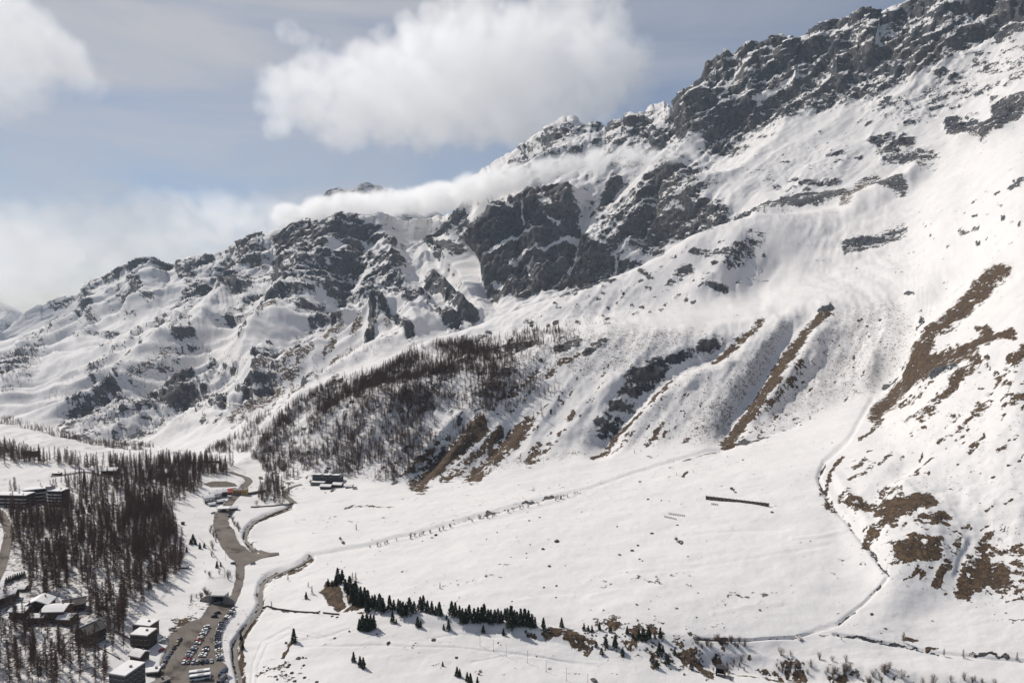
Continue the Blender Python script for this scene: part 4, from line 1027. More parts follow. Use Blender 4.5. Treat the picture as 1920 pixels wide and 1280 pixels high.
# terraced hotel on the wooded bank
flat_block(28, 948, 34, 13, 14, R_(-4), 'long terraced hotel wing with pale balcony bands', M_DARKWOOD, 4, 10, 3, name='hotel', bands=True)
flat_block(72, 940, 24, 12, 15, R_(26), 'angled middle wing of the terraced hotel with snowy roof', M_DARKWOOD, 4, 7, 0, name='hotel', bands=True)
flat_block(111, 946, 15, 12, 16, R_(-6), 'end tower of the terraced hotel with stacked balconies', M_DARKWOOD, 5, 4, 3, name='hotel', bands=True)
flat_block(96, 944, 4, 8, 19, R_(-6), 'bare grey stair tower between the hotel wings', M_PLASTER, 5, 0, 0, name='stair_tower')
flat_block(107, 889, 9, 5, 2.6, 0, 'low garage at the start of the road shelf', M_DARKWOOD, 1, 3, 0, name='garage')
flat_block(58, 852, 18, 9, 7, R_(-6), 'long dark house among the trees below the snow ridge', M_DARKWOOD, 2, 5, 0, name='house', cat='house')
gable_house(208, 888, 16, 10, 7, 2.2, R_(8), 'dark timber house hidden in the black wood', M_DARKWOOD)
gable_house(311, 893, 9, 8, 6.5, 2.4, R_(-20), 'house with steep snowy roof in the upper wood', M_BROWNW, ridge='y')
flat_block(397, 866, 22, 8, 5, R_(4), 'long low dark building at the far end of the valley wood', M_DARKWOOD, 1, 6, 0, name='house', cat='house')
gable_house(330, 905, 8, 7, 5, 1.8, R_(20), 'small stone house half hidden by larches near the gravel yard', M_STONE, floors=1)
# roadside hamlet
gable_house(391, 942, 10, 9, 8, 2.0, R_(35), 'white rendered house with snowy roof at the front of the hamlet', M_WHITEW, M_WHITEW, name='house')
gable_house(404, 936, 11, 9, 8.5, 2.2, R_(35), 'white house with flat snowy gable in the middle of the hamlet', M_WHITEW, M_WHITEW, name='house')
gable_house(416, 930, 10, 8, 6.5, 2.0, R_(35), 'dark house with snowy roof behind the white houses', M_DARKWOOD, name='house')
gable_house(412, 943, 6, 5, 3.2, 1.2, R_(35), 'small dark shed with snowy roof beside the road', M_DARKWOOD, name='shed', nwin=0, floors=1, chimney=False)
gable_house(397, 948, 6, 5, 3.0, 1.2, R_(35), 'small outbuilding in front of the white houses', M_PLASTER, name='shed', nwin=0, floors=1, chimney=False)
def red_roof(px, py, rz, label):
    g = hit_pixel(px, py); t = thing('shed', label, 'shed', (g.x, g.y, g.z - .3), rz)
    MB().box(-4.5, 4.5, -3, 3, 0, 2.8).build('wall', M_BROWNW, t)
    MB().prism([(-3.6, 2.6), (0, 4.2), (3.6, 2.6), (3.6, 2.8), (0, 4.4), (-3.6, 2.8)], 'x', -5, 5).build('roof', M_REDROOF, t)
    MB().box(-1.5, 1.5, -3.06, -3.002, 0.2, 2.3).build('door', M_DARKWOOD, t)
red_roof(427, 926, R_(35), 'red roofed shed next to the ochre building')
red_roof(434, 921, R_(35), 'second red roofed shed, against the ochre building wall')
t = flat_block(451, 927, 16, 8, 8.5, R_(6), 'ochre yellow two storey building on the roadside wall', M_YELLOW, 2, 6, 2, snowy=False)
# dark modern block at the foot of the wood
g = hit_pixel(615, 908)
t = flat_block(615, 904, 36, 13, 10, R_(-7), 'large charcoal block with saw tooth snowy roof at the wood foot', M_DARKCLAD, 3, 9, 3, name='office_block', snowy=False)
for k in range(3):
    MB().prism([(-6, 10.36), (6, 10.36), (6, 10.9), (-6, 12.4)], 'x', -17.5 + k * 12, -8 + k * 12).build('roof_light', M_DARKCLAD, t)
    MB().prism([(-5.8, 12.41), (6, 10.91), (6, 11.3), (-5.6, 12.8)], 'x', -17.4 + k * 12, -8.1 + k * 12).build('roof_snow', M_SNOWROOF, t)
flat_block(598, 908, 17, 9, 4.6, R_(-9), 'low teal grey annex in front of the charcoal block', mat('teal_cladding', (0.10, 0.12, 0.125), 0.7, 0.1, 0.3), 1, 5, 1, name='annex')
gable_house(612, 915, 13, 8, 4, 1.4, R_(-6), 'long low shed with snowy roof below the charcoal block', M_DARKWOOD, name='shed', nwin=3, floors=1, chimney=False)
gable_house(634, 912, 11, 8, 4, 1.5, R_(-10), 'dark shed with snow patches beside the long low shed', M_DARKWOOD, name='shed', nwin=2, floors=1, chimney=False)
gable_house(655, 914, 8, 6, 3, 1.6, R_(-4), 'small brown hut at the end of the shed row', M_BROWNW, name='hut', nwin=1, floors=1, chimney=False)
# white roofed canopy on the lot
g = hit_pixel(420, 958); t = thing('canopy', 'white roofed canopy on posts at the road junction', 'canopy', g, R_(8))
for sx_ in (-5, 5):
    for sy_ in (-3, 3): MB().box(sx_ - .2, sx_ + .2, sy_ - .2, sy_ + .2, -.3, 3.6).build('post', M_METAL, t)
MB().box(-6.5, 6.5, -4.5, 4.5, 3.602, 4.0).build('roof', M_TRIM, t)
MB().prism([(-4.4, 4.002), (4.4, 4.002), (4.2, 4.4), (0, 4.6), (-4.2, 4.4)], 'x', -6.4, 6.4).build('roof_snow', M_SNOWROOF, t)
MB().box(-2, 2, -1, 1, -.3, 2.6).build('kiosk', M_DARKWOOD, t)
gable_house(438, 955, 8, 6, 3.2, 1.3, R_(20), 'dark hut opposite the canopy', M_DARKWOOD, name='hut', nwin=1, floors=1, chimney=False)
# ski shed on the nursery slope and hut
gable_house(346, 1064, 6, 3.4, 2.2, 0.9, R_(2), 'long snow topped shed on the nursery slope', M_STONE, name='shed', nwin=0, floors=1, chimney=False)
g = hit_pixel(343, 983); t = thing('lift_hut', 'small dark ski lift hut alone on the snow', 'hut', (g.x, g.y, g.z - .2), 0)
MB().box(-1.3, 1.3, -1.2, 1.2, 0, 2.6).build('wall', M_DARKWOOD, t); MB().prism([(-1.6, 2.6), (1.6, 2.6), (0, 3.3)], 'x', -1.6, 1.6).build('roof', M_ROOFT, t); MB().box(-.7, .7, -1.26, -1.2, 1.2, 2.0).build('window', M_GLASS, t)

# tunnel portal
g = hit_pixel(408, 1132); t = thing('tunnel_portal', 'concrete tunnel portal with wing walls at the road head', 'tunnel', (g.x, g.y, g.z - .3), R_(-4))
MB().box(-5.4, -4.6, 0, 7, 0, 6.2).build('jamb', M_CONC, t); MB().box(4.6, 5.4, 0, 7, 0, 6.2).build('jamb', M_CONC, t)
MB().box(-5.6, 5.6, -.15, 7, 6.203, 7.3).build('lintel', M_TRIM, t)
MB().box(-4.598, 4.598, 6, 6.5, 0, 6.2).box(-4.598, 4.598, 1, 6, 5.9, 6.2).build('tunnel_bore', M_DARK, t)
MB().prism([(-5.602, 0), (-5.602, 6.9), (-9, 6.4), (-14, 3.2), (-14, 0)], 'y', .2, 1.4).build('wing_wall', M_CONC, t)
MB().prism([(5.602, 0), (5.602, 6.9), (8, 6.2), (13, 3.0), (13, 0)], 'y', .2, 1.4).build('wing_wall', M_CONC, t)
MB().box(-1.6, 1.6, -.3, -.152, 6.3, 7.2).build('sign_panel', M_WHITEW, t)

# dark portal with brown bank in the foreground
g = hit_pixel(1350, 1268); t = thing('culvert_portal', 'dark open portal framed in brown timber on the bushy bank', 'portal', (g.x, g.y, g.z - .3), R_(-24))
MB().box(-2.6, -2.2, 0, 5, 0, 5.2).build('jamb', M_DARKCLAD, t); MB().box(2.2, 2.9, -.3, 5, 0, 5.2).build('jamb', M_BROWNW, t)
MB().box(-2.6, 2.9, 0, 5, 5.203, 5.6).build('lintel', M_DARKCLAD, t); MB().box(-2.198, 2.198, 4.2, 4.6, 0, 5.2).build('back_wall', M_DARK, t)

# long snow barrier wall on the fan: stone piers and panels
a = hit_pixel(1324, 936); b = hit_pixel(1441, 950); L_ = math.hypot(b.x - a.x, b.y - a.y)
t = thing('avalanche_wall', 'long dark masonry avalanche wall crossing the snowy fan', 'wall', a, math.atan2(b.y - a.y, b.x - a.x))
nb = 16; sl_ = (b.z - a.z)
for k in range(nb):
    x0 = L_ * k / nb; x1 = L_ * (k + 1) / nb; z = sl_ * (k + .5) / nb
    MB().box(x0 + .25, x1 - .25, -.3, .5, z - 1.2, z + 3.4).build('panel', mat('dark_masonry', (0.075, 0.062, 0.055), 0.95, 0.4, 0.9), t)
    MB().box(x0 - .25, x0 + .248, -.55, .6, z - 1.2, z + 3.7).build('pier', M_CONC, t)
MB().box(L_ - .25, L_ + .5, -.55, .6, sl_ - 1.2, sl_ + 3.8).build('pier', M_CONC, t)
# low ruined timber frames and a short wall stub
def frame_ruin(p0, p1, label, hgt=1.6):
    a = hit_pixel(*p0); b = hit_pixel(*p1); L_ = (b - a).length
    t = thing('snow_fence', label, 'fence', (a.x, a.y, a.z - .3), math.atan2(b.y - a.y, b.x - a.x))
    n = max(3, int(L_ / 2.2)); dzz = b.z - a.z
    for k in range(n + 1):
        x = L_ * k / n; MB().box(x - .14, x + .14, -.14, .14, dzz * k / n, dzz * k / n + hgt).build('post', M_BROWNW, t)
    for q in (0.35, 0.7, 1.0):
        MB().tube((0, -.2, hgt * q), (L_, -.2, hgt * q + dzz), .13, .13, 5).build('rail', M_BROWNW, t)
frame_ruin((1246, 969), (1268, 974), 'lower broken timber snow fence on the fan')
frame_ruin((1254, 964), (1284, 968), 'upper longer timber snow fence on the fan', 1.9)
frame_ruin((1334, 945), (1346, 947), 'short timber fence in front of the avalanche wall', 1.5)
# little stone footbridge over the side stream
a = hit_pixel(1488, 1187); g = hit_pixel(1494, 1194); t = thing('footbridge', 'narrow footbridge with pale parapets over the side stream', 'bridge', (g.x, g.y, g.z), R_(105))
MB().box(-4.5, 4.5, -1.0, 1.0, .3, .7).build('deck', M_CONC, t)
for s_ in (-1, 1): MB().box(-4.5, 4.5, s_ * 1.12 - .1, s_ * 1.12 + .1, .3, 1.5).build('parapet', M_TRIM, t)
# stone wall under the ochre building and along the meadow
def stone_wall(pix, hgt, thick, label, m_=M_STONE, name='stone_wall'):
    pts = [hit_pixel(*p) for p in pix]
    t = thing(name, label, 'wall', pts[0], 0)
    for p, q in zip(pts, pts[1:]):
        n = max(1, int((q - p).length / 5)); 
        for k in range(n):
            a, b = p.lerp(q, k / n), p.lerp(q, (k + 1) / n)
            za, zb = drop(a.x, a.y), drop(b.x, b.y)
            d_ = Vector((b.x - a.x, b.y - a.y, 0)).normalized(); nn = Vector((-d_.y, d_.x, 0)) * thick / 2
            v = []
            for pt, z in ((a, za), (b, zb)):
                for s_ in (-1, 1):
                    for zz in (-.8, hgt):
                        w_ = pt + nn * s_ - pts[0]; v.append((w_.x, w_.y, z + zz - pts[0].z))
            MB().add(v, [(0,1,3,2),(4,6,7,5),(0,4,5,1),(2,3,7,6),(1,5,7,3),(0,2,6,4)]).build('wall_section', m_, t)
stone_wall([(441, 930), (470, 927), (498, 922)], 3.0, .7, 'retaining wall running on from the ochre building')
stone_wall([(492, 1140), (520, 1142), (560, 1147), (598, 1150)], .9, .7, 'low dark wall crossing the snow meadow from the stream', M_DARKWOOD)
stone_wall([(606, 1149), (636, 1152)], .9, .7, 'short low wall piece at the foot of the brown knoll', M_DARKWOOD)
stone_wall([(470, 951), (520, 948), (550, 943)], 1.4, .8, 'dark bank wall above the upper stream', M_STONE)

# ------------------------------------------------------------------ vehicles
M_TYRE = mat('tyre_rubber', (0.015, 0.015, 0.015), 0.9)
CARCOL = {'white': (0.72, 0.72, 0.71), 'silver': (0.38, 0.39, 0.40), 'black': (0.018, 0.018, 0.02), 'grey': (0.11, 0.115, 0.12), 'blue': (0.03, 0.09, 0.22), 'red': (0.28, 0.03, 0.03), 'dark blue': (0.02, 0.035, 0.075), 'beige': (0.32, 0.28, 0.22)}
CARMAT = {k: mat('car_paint_' + k.replace(' ', '_'), c, 0.28) for k, c in CARCOL.items()}
def car_meshes(kind):
    if kind == 'hatch': prof = [(-2.05,.35),(-2.1,.75),(-1.95,.95),(-1.05,1.05),(-.85,1.08),(1.75,1.08),(2.0,1.0),(2.05,.6),(2.0,.35)]; cab = [(-1.0,1.06),(-.3,1.48),(1.35,1.5),(1.85,1.06)]
    elif kind == 'saloon': prof = [(-2.3,.35),(-2.35,.7),(-2.2,.88),(-1.1,1.0),(1.5,1.0),(2.25,.95),(2.3,.6),(2.25,.35)]; cab = [(-1.05,.98),(-.3,1.42),(.95,1.42),(1.6,.98)]
    else: prof = [(-2.3,.4),(-2.35,.9),(-2.15,1.1),(-1.2,1.18),(2.1,1.18),(2.25,1.1),(2.28,.6),(2.25,.4)]; cab = [(-1.15,1.16),(-.55,1.72),(1.95,1.75),(2.12,1.16)]
    b = MB(); b.prism([(x, z) for x, z in prof], 'y', -.88, .88)
    bv = []
    me = mesh_data('body', *swap(b), [CARMAT['white']])
    # tapered cabin roof joined to the body
    n = len(me.vertices)
    v = [tuple(p.co) for p in me.vertices]; f = [tuple(p.vertices) for p in me.polygons]
    r0, r1 = cab[1], cab[2]
    roof = [(r0[0] - .02, -.66, r0[1]), (r1[0] + .02, -.66, r1[1]), (r1[0] + .02, .66, r1[1]), (r0[0] - .02, .66, r0[1])]
    roof += [(x, y, z + .06) for x, y, z in roof]
    v += roof; f += [tuple(i + n for i in q) for q in [(0,3,2,1),(4,5,6,7),(0,1,5,4),(1,2,6,5),(2,3,7,6),(3,0,4,7)]]
    body = mesh_data('body', v, f, [CARMAT['white']])
    g = [(cab[0][0], -.8, cab[0][1]), (cab[3][0], -.8, cab[3][1]), (cab[3][0], .8, cab[3][1]), (cab[0][0], .8, cab[0][1]),
         (r0[0], -.64, r0[1]), (r1[0], -.64, r1[1]), (r1[0], .64, r1[1]), (r0[0], .64, r0[1])]
    glass = mesh_data('windows', g, [(0,3,2,1),(4,5,6,7),(0,1,5,4),(1,2,6,5),(2,3,7,6),(3,0,4,7)], [M_GLASS])
    wh = MB(); wh.tube((0, -.11, 0), (0, .11, 0), .33, .33, 10)
    wheel = mesh_data('wheel', wh.v, wh.f, [M_TYRE])
    ax = prof[0][0] * .62
    return body, glass, wheel, abs(ax)
def swap(b): return b.v, b.f
CARS = {k: car_meshes(k) for k in ('hatch', 'saloon', 'suv')}
ncar = [0]
def place_car(x, y, z, rz, colour, kind, where, group):
    body, glass, wheel, ax = CARS[kind]
    nm = {'hatch': 'hatchback car', 'saloon': 'saloon car', 'suv': 'tall estate car'}[kind]
    t = thing('parked_car', f'{colour} {nm} parked {where}', 'car', (x, y, z), rz, group)
    o = link('body', body, t); o.material_slots[0].link = 'OBJECT'; o.material_slots[0].material = CARMAT[colour]
    link('windows', glass, t)
    for sx_ in (-1, 1):
        for sy_ in (-1, 1): link('wheel', wheel, t, (sx_ * ax, sy_ * .8, .33))
    ncar[0] += 1
def road_z(x, y): return drop(x, y) + 0.32
PAL = ['white'] * 4 + ['silver'] * 5 + ['black'] * 5 + ['grey'] * 5 + ['dark blue'] * 3 * 1 + ['grey', 'silver', 'black', 'white', 'blue', 'red', 'beige']
def car_row(pix, spacing, where, angle, group, skip=0.06):
    pts = [hit_pixel(*p) for p in pix]; dist = 0; i = 0
    seg = [(a, b) for a, b in zip(pts, pts[1:])]
    off = 0.0
    for a, b in seg:
        Lx = math.hypot(b.x - a.x, b.y - a.y); s = off
        hd = math.atan2(b.y - a.y, b.x - a.x)
        while s < Lx:
            p = a.lerp(b, s / Lx)
            if random.random() > skip:
                r = hd + R_(angle) + (math.pi if random.random() < .35 else 0) + random.uniform(-.05, .05)
                x = p.x + random.uniform(-.2, .2); y = p.y + random.uniform(-.2, .2)
                place_car(x, y, road_z(x, y), r, random.choice(PAL), random.choice(['hatch', 'hatch', 'saloon', 'suv', 'suv']), where, group)
            s += spacing
        off = s - Lx
car_row([(346,1242),(360,1222),(375,1199),(389,1176)], 2.6, 'in the long diagonal row beside the tunnel road', 84, 'cars in the diagonal row')
car_row([(412,1238),(410,1226),(408,1206),(410,1186),(418,1168),(430,1155),(436,1146)], 2.6, 'in the row backing onto the stream bank', 84, 'cars along the stream bank')
car_row([(379,1231),(384,1222),(388,1213)], 2.6, 'in the short island row', 84, 'cars in the island row', 0)
car_row([(345,1243),(365,1243),(385,1242),(404,1240)], 2.75, 'in the cross row facing the bus yard', 88, 'cars in the cross row', 0.02)
car_row([(305,1250),(314,1234),(326,1217),(338,1200)], 5.6, 'nose to tail along the kerb of the tunnel road', 0, 'cars along the kerb', 0.1)
car_row([(305,1204),(309,1194)], 2.6, 'in the corner under the dark block', 80, 'cars in the corner', 0)
for px, py, c, k, wh, an in [(323,1181,'beige','suv','alone on the dirt apron',10),(402,1157,'black','suv','first by the fork of the tunnel road',20),(408,1150,'black','saloon','second by the fork of the tunnel road',20),(436,1144,'white','hatch','at the head of the stream bank row',70),
                         (400,963,'black','suv','by the hamlet side of the upper lot',10),(432,964,'dark blue','hatch','by the canopy side of the upper lot',15),(431,969,'black','saloon','next to the stream edge of the upper lot',20),(437,1057,'black','hatch','on the lower corner of the bare lot',-10),(474,1057,'grey','saloon','by the snow edge of the bare lot',20),(303,1220,'red','hatch','against the snow beside the dark block',70)]:
    g = hit_pixel(px, py); place_car(g.x, g.y, road_z(g.x, g.y), R_(an), c, k, wh, None)
# two coaches
def coach(px, py, rz, label):
    g = hit_pixel(px, py); t = thing('coach', label, 'bus', (g.x, g.y, road_z(g.x, g.y)), rz, 'coaches in the bus yard')
    prof = [(-6, .4), (-6.05, 2.6), (-5.8, 3.3), (5.9, 3.3), (6, 3.1), (6, .4)]
    MB().prism(prof, 'y', -1.25, 1.25).build('body', CARMAT['white'], t)
    for s_ in (-1, 1): MB().box(-5.6, 5.7, s_ * 1.255 - .02, s_ * 1.255 + .02, 1.5, 2.65).build('side_window', M_GLASS, t)
    MB().box(-6.12, -6.06, -1.1, 1.1, 1.3, 2.6).build('windscreen', M_GLASS, t)
    MB().box(-1.2, 2.2, -.8, .8, 3.302, 3.55).build('roof_unit', M_TRIM, t)
    for x in (-3.9, 3.4, 4.7):
        for s_ in (-1, 1): MB().tube((x, s_ * 1.28 - .14, .5), (x, s_ * 1.28 + .14, .5), .5, .5, 12).build('wheel', M_TYRE, t)
coach(374, 1266, R_(16), 'white coach parked behind the other coach in the bus yard')
coach(375, 1274, R_(16), 'white coach with dark windows, front one of the pair')
def lorry(px, py, rz, label, c):
    g = hit_pixel(px, py); t = thing('lorry', label, 'truck', (g.x, g.y, road_z(g.x, g.y)), rz)
    MB().box(-1.8, 3.6, -1.15, 1.15, .9, 3.1).build('load_box', c, t)
    MB().prism([(-3.9, .5), (-3.95, 1.6), (-3.6, 2.6), (-1.9, 2.7), (-1.9, .5)], 'y', -1.1, 1.1).build('cab', c, t)
    MB().box(-3.98, -3.7, -.95, .95, 1.62, 2.4).build('windscreen', M_GLASS, t)
    for x in (-3, 2.6):
        for s_ in (-1, 1): MB().tube((x, s_ * 1.1 - .15, .48), (x, s_ * 1.1 + .15, .48), .48, .48, 10).build('wheel', M_TYRE, t)
lorry(419, 1266, R_(80), 'dark blue lorry standing at the stream side of the bus yard', CARMAT['dark blue'])
lorry(416, 1278, R_(82), 'grey lorry standing behind the dark blue lorry', CARMAT['grey'])

# ------------------------------------------------------------------ people on the car park
def person_mesh(cols, stride):
    V = {'pel': (0,0,.95), 'chest': (0,0,1.3), 'neck': (0,0,1.48), 'head': (0,-.02,1.62), 'top': (0,-.02,1.74),
         'shl': (-.19,0,1.42), 'ell': (-.26,.04,1.14), 'hal': (-.25,-.1,.92), 'shr': (.19,0,1.42), 'elr': (.26,.04,1.14), 'har': (.25,-.12,.93),
         'hil': (-.1,0,.9), 'knl': (-.11,-stride*.5-.03,.5), 'anl': (-.11,-stride,.08), 'tol': (-.12,-stride-.18,.05), 'hir': (.1,0,.9), 'knr': (.11,stride*.3-.03,.5), 'anr': (.11,stride,.08), 'tor': (.12,stride-.18,.05)}
    Rr = {'pel': .16,'chest': .18,'neck': .07,'head': .11,'top': .08,'shl': .09,'ell': .06,'hal': .045,'shr': .09,'elr': .06,'har': .045,'hil': .11,'knl': .08,'anl': .055,'tol': .04,'hir': .11,'knr': .08,'anr': .055,'tor': .04}
    E = [('pel','chest'),('chest','neck'),('neck','head'),('head','top'),('chest','shl'),('shl','ell'),('ell','hal'),('chest','shr'),('shr','elr'),('elr','har'),('pel','hil'),('hil','knl'),('knl','anl'),('anl','tol'),('pel','hir'),('hir','knr'),('knr','anr'),('anr','tor')]
    ks = list(V); me = bpy.data.meshes.new('person_skeleton'); me.from_pydata([V[k] for k in ks], [(ks.index(a), ks.index(b)) for a, b in E], [])
    o = bpy.data.objects.new('person_skeleton', me); COL.objects.link(o)
    md = o.modifiers.new('skin', 'SKIN')
    for i, k in enumerate(ks):
        sv = me.skin_vertices[0].data[i]; sv.radius = (Rr[k], Rr[k] * .85); sv.use_root = (k == 'pel')
    o.modifiers.new('sub', 'SUBSURF').levels = 1
    dg = bpy.context.evaluated_depsgraph_get(); ev = o.evaluated_get(dg)
    out = bpy.data.meshes.new_from_object(ev)
    bpy.data.objects.remove(o)
    out.materials.clear()
    for m_ in cols: out.materials.append(m_)
    for p in out.polygons:
        z = p.center.z
        p.material_index = 0 if z < .93 else (1 if z < 1.47 else 2); p.use_smooth = True
    return out
M_TROUS = mat('dark_trousers', (0.02, 0.021, 0.026), 0.9); M_JK = mat('dark_jacket', (0.03, 0.03, 0.045), 0.85); M_JK2 = mat('red_jacket', (0.25, 0.03, 0.03), 0.85); M_SKIN = mat('skin', (0.42, 0.27, 0.20), 0.7)
for px, py, st, jk, lb, rz in [(394,1200,.22,M_JK,'person in a dark jacket walking between the car rows',.4),(398,1200,.16,M_JK2,'person in a red jacket walking between the car rows',.9),(326,1253,.2,M_JK,'person in dark clothes standing beside the tunnel road kerb',2.0),(366,1048,.2,M_JK,'skier in dark clothes crossing the nursery slope',1.2),(382,1056,.2,M_JK2,'skier in a red jacket on the nursery slope',2.4)]:
    g = hit_pixel(px, py); z = road_z(g.x, g.y) if py > 1150 else g.z
    tag(link('person', person_mesh((M_TROUS, jk, M_SKIN), st), None, (g.x, g.y, z), rz), lb, 'person')

# ------------------------------------------------------------------ trees
M_LTRUNK = mat('larch_bark', (0.075, 0.052, 0.042), 0.95, 0.3, 3)
M_LTWIG = mat('larch_twigs', (0.135, 0.082, 0.062), 0.95, 0.25, 0.5)
M_PTRUNK = mat('pine_bark', (0.07, 0.05, 0.04), 0.95, 0.3, 3)
M_PNEED = mat('pine_needles', (0.018, 0.030, 0.019), 0.9, col2=(0.050, 0.066, 0.040), vscale=1.2)
M_SHRUB = mat('bare_shrub_twigs', (0.125, 0.090, 0.075), 0.95, 0.2, 1.0)

def blade(V, T, a, b, w_, up=None):
    """a thin tapered triangle from a to b"""
    d_ = b - a
    s = np.cross(d_, up if up is not None else RNG.normal(size=3)); s = s / (np.linalg.norm(s) + 1e-9) * w_ * .5
    n = len(V); V += [a - s, a + s, b]; T.append((n, n + 1, n + 2))

def trunk_np(V, T, r0, top=1.0, n=6, lean=0.0):
    b = len(V); lv = 4
    for i in range(lv):
        z = top * i / (lv - 1); r = r0 * (1 - .88 * i / (lv - 1))
        for k in range(n):
            a = 2 * math.pi * k / n; V.append(np.array([r * math.cos(a) + lean * z * z, r * math.sin(a), z - .02 * (i == 0)]))
    for i in range(lv - 1):
        for k in range(n):
            p = b + i * n + k; q = b + i * n + (k + 1) % n
            T.append((p, q, q + n)); T.append((p, q + n, p + n))

def larch(nb, twigs, seed, wid=0.17, tw=0.0095, low=0.16, ts=5, tr=0.0115):
    global RNG
    RNG = np.random.default_rng(seed)
    tv, tt = [], []; trunk_np(tv, tt, tr, 1.0, ts, RNG.uniform(-.02, .02))
    V, T = [], []
    for i in range(nb):
        z = low + (1 - low) * (i + RNG.uniform(0, 1)) / nb
        z = min(z, .985)
        L_ = wid * (1 - z) ** .75 * RNG.uniform(.5, 1.15) + .012
        az = RNG.uniform(0, 2 * math.pi); dr = RNG.uniform(-.25, .12)
        a = np.array([0, 0, z]); d_ = np.array([math.cos(az), math.sin(az), dr]); b = a + d_ * L_
        blade(V, T, a, b, tw * 1.2, np.array([0, 0, 1.])); blade(V, T, a, b, tw, np.array([-math.sin(az), math.cos(az), 0.]))
        for k in range(twigs):
            s = RNG.uniform(.2, 1.0); p = a + d_ * L_ * s
            q = p + np.array([RNG.normal() * .026, RNG.normal() * .026, RNG.uniform(-.045, .03)]) * (.6 + .6 * (1 - z))
            blade(V, T, p, q, tw * .95)
    return (np.array(tv), np.array(tt)), (np.array(V), np.array(T))

def pine(nc, seed, wid=0.26, low=0.04, top_p=.9, bushy=1.0):
    rng = np.random.default_rng(seed)
    tv, tt = [], []; trunk_np(tv, tt, 0.022, .93, 6)
    V, T = [], []
    for i in range(nc):
        z = low + (.985 - low) * (i / nc) ** .9
        R0 = wid * (1 - ((z - low) / (1 - low))) ** top_p * (.85 + .3 * math.sin(z * 37 + seed)) + .018
        az = rng.uniform(0, 2 * math.pi); s = rng.uniform(.35, 1.0) ** .6
        c = np.array([math.cos(az) * R0 * s, math.sin(az) * R0 * s, z + rng.uniform(-.02, .02)])
        sz = .062 * bushy * rng.uniform(.6, 1.25) * (1 - .45 * z)
        out = np.array([math.cos(az), math.sin(az), .0])
        for k in range(5):
            d1 = out * rng.uniform(.3, 1.3) + rng.normal(size=3) * .55 + np.array([0, 0, .1]); d2 = rng.normal(size=3) * .7
            n = len(V); V += [c - d1 * sz * .5, c + d1 * sz + d2 * sz * .35, c + d2 * sz * .8 - d1 * sz * .1]; T.append((n, n + 1, n + 2))
    return (np.array(tv), np.array(tt)), (np.array(V), np.array(T))

def shrub(ns, seed, spread=.45):
    rng = np.random.default_rng(seed); V, T = [], []
    global RNG
    RNG = rng
    for i in range(ns):
        az = rng.uniform(0, 2 * math.pi); r = rng.uniform(.05, spread)
        a = np.array([math.cos(az) * r * .25, math.sin(az) * r * .25, -.03]); b = np.array([math.cos(az) * r, math.sin(az) * r, rng.uniform(.6, 1.0)])
        blade(V, T, a, b, .024); blade(V, T, a, b, .024)
        for k in range(12):
            s = rng.uniform(.35, 1.0); p = a + (b - a) * s
            q = p + np.array([rng.normal() * .13, rng.normal() * .13, rng.uniform(.03, .22)])
            blade(V, T, p, q, .016)
    return np.array(V), np.array(T)

LARCH = [larch(110, 17, 100 + i, .14 + .03 * (i % 3), .0075, low=.08 + .06 * (i % 3), tr=.009) for i in range(6)]
LARCH_ME = [(tri_mesh('trunk', a[0], a[1], M_LTRUNK), tri_mesh('crown', b[0], b[1], M_LTWIG)) for a, b in LARCH]
LARCH_LOW = [larch(80, 13, 200 + i, .14 + .02 * (i % 3), .0095, .06 + .05 * (i % 3), 4, .009) for i in range(6)]
LARCH_FAR = [larch(44, 8, 260 + i, .19 + .02 * (i % 3), .019, .05 + .06 * (i % 2), 3, .010) for i in range(5)]
PINE = [pine(420, 300 + i, .25 + .03 * (i % 3), bushy=1.15) for i in range(4)]
PINE_ME = [(tri_mesh('trunk', a[0], a[1], M_PTRUNK), tri_mesh('crown', b[0], b[1], M_PNEED)) for a, b in PINE]
PINEB = [pine(230, 340 + i, .42, .0, .55, 1.6) for i in range(2)]
PINEB_ME = [(tri_mesh('trunk', a[0], a[1], M_PTRUNK), tri_mesh('crown', b[0], b[1], M_PNEED)) for a, b in PINEB]
SHRUB = [shrub(22, 400 + i, .35 + .1 * i) for i in range(3)]
SHRUB_ME = [tri_mesh('shrub', v, t_, M_SHRUB) for v, t_ in SHRUB]

def put_tree(kind, meshes, name, loc, hgt, label, cat, group, slim=1.0):
    t = thing(name, label, cat, loc, random.uniform(0, 6.28), group)
    t.scale = (hgt * slim, hgt * slim, hgt)
    link('trunk', meshes[0], t); link('crown', meshes[1], t)
    return t

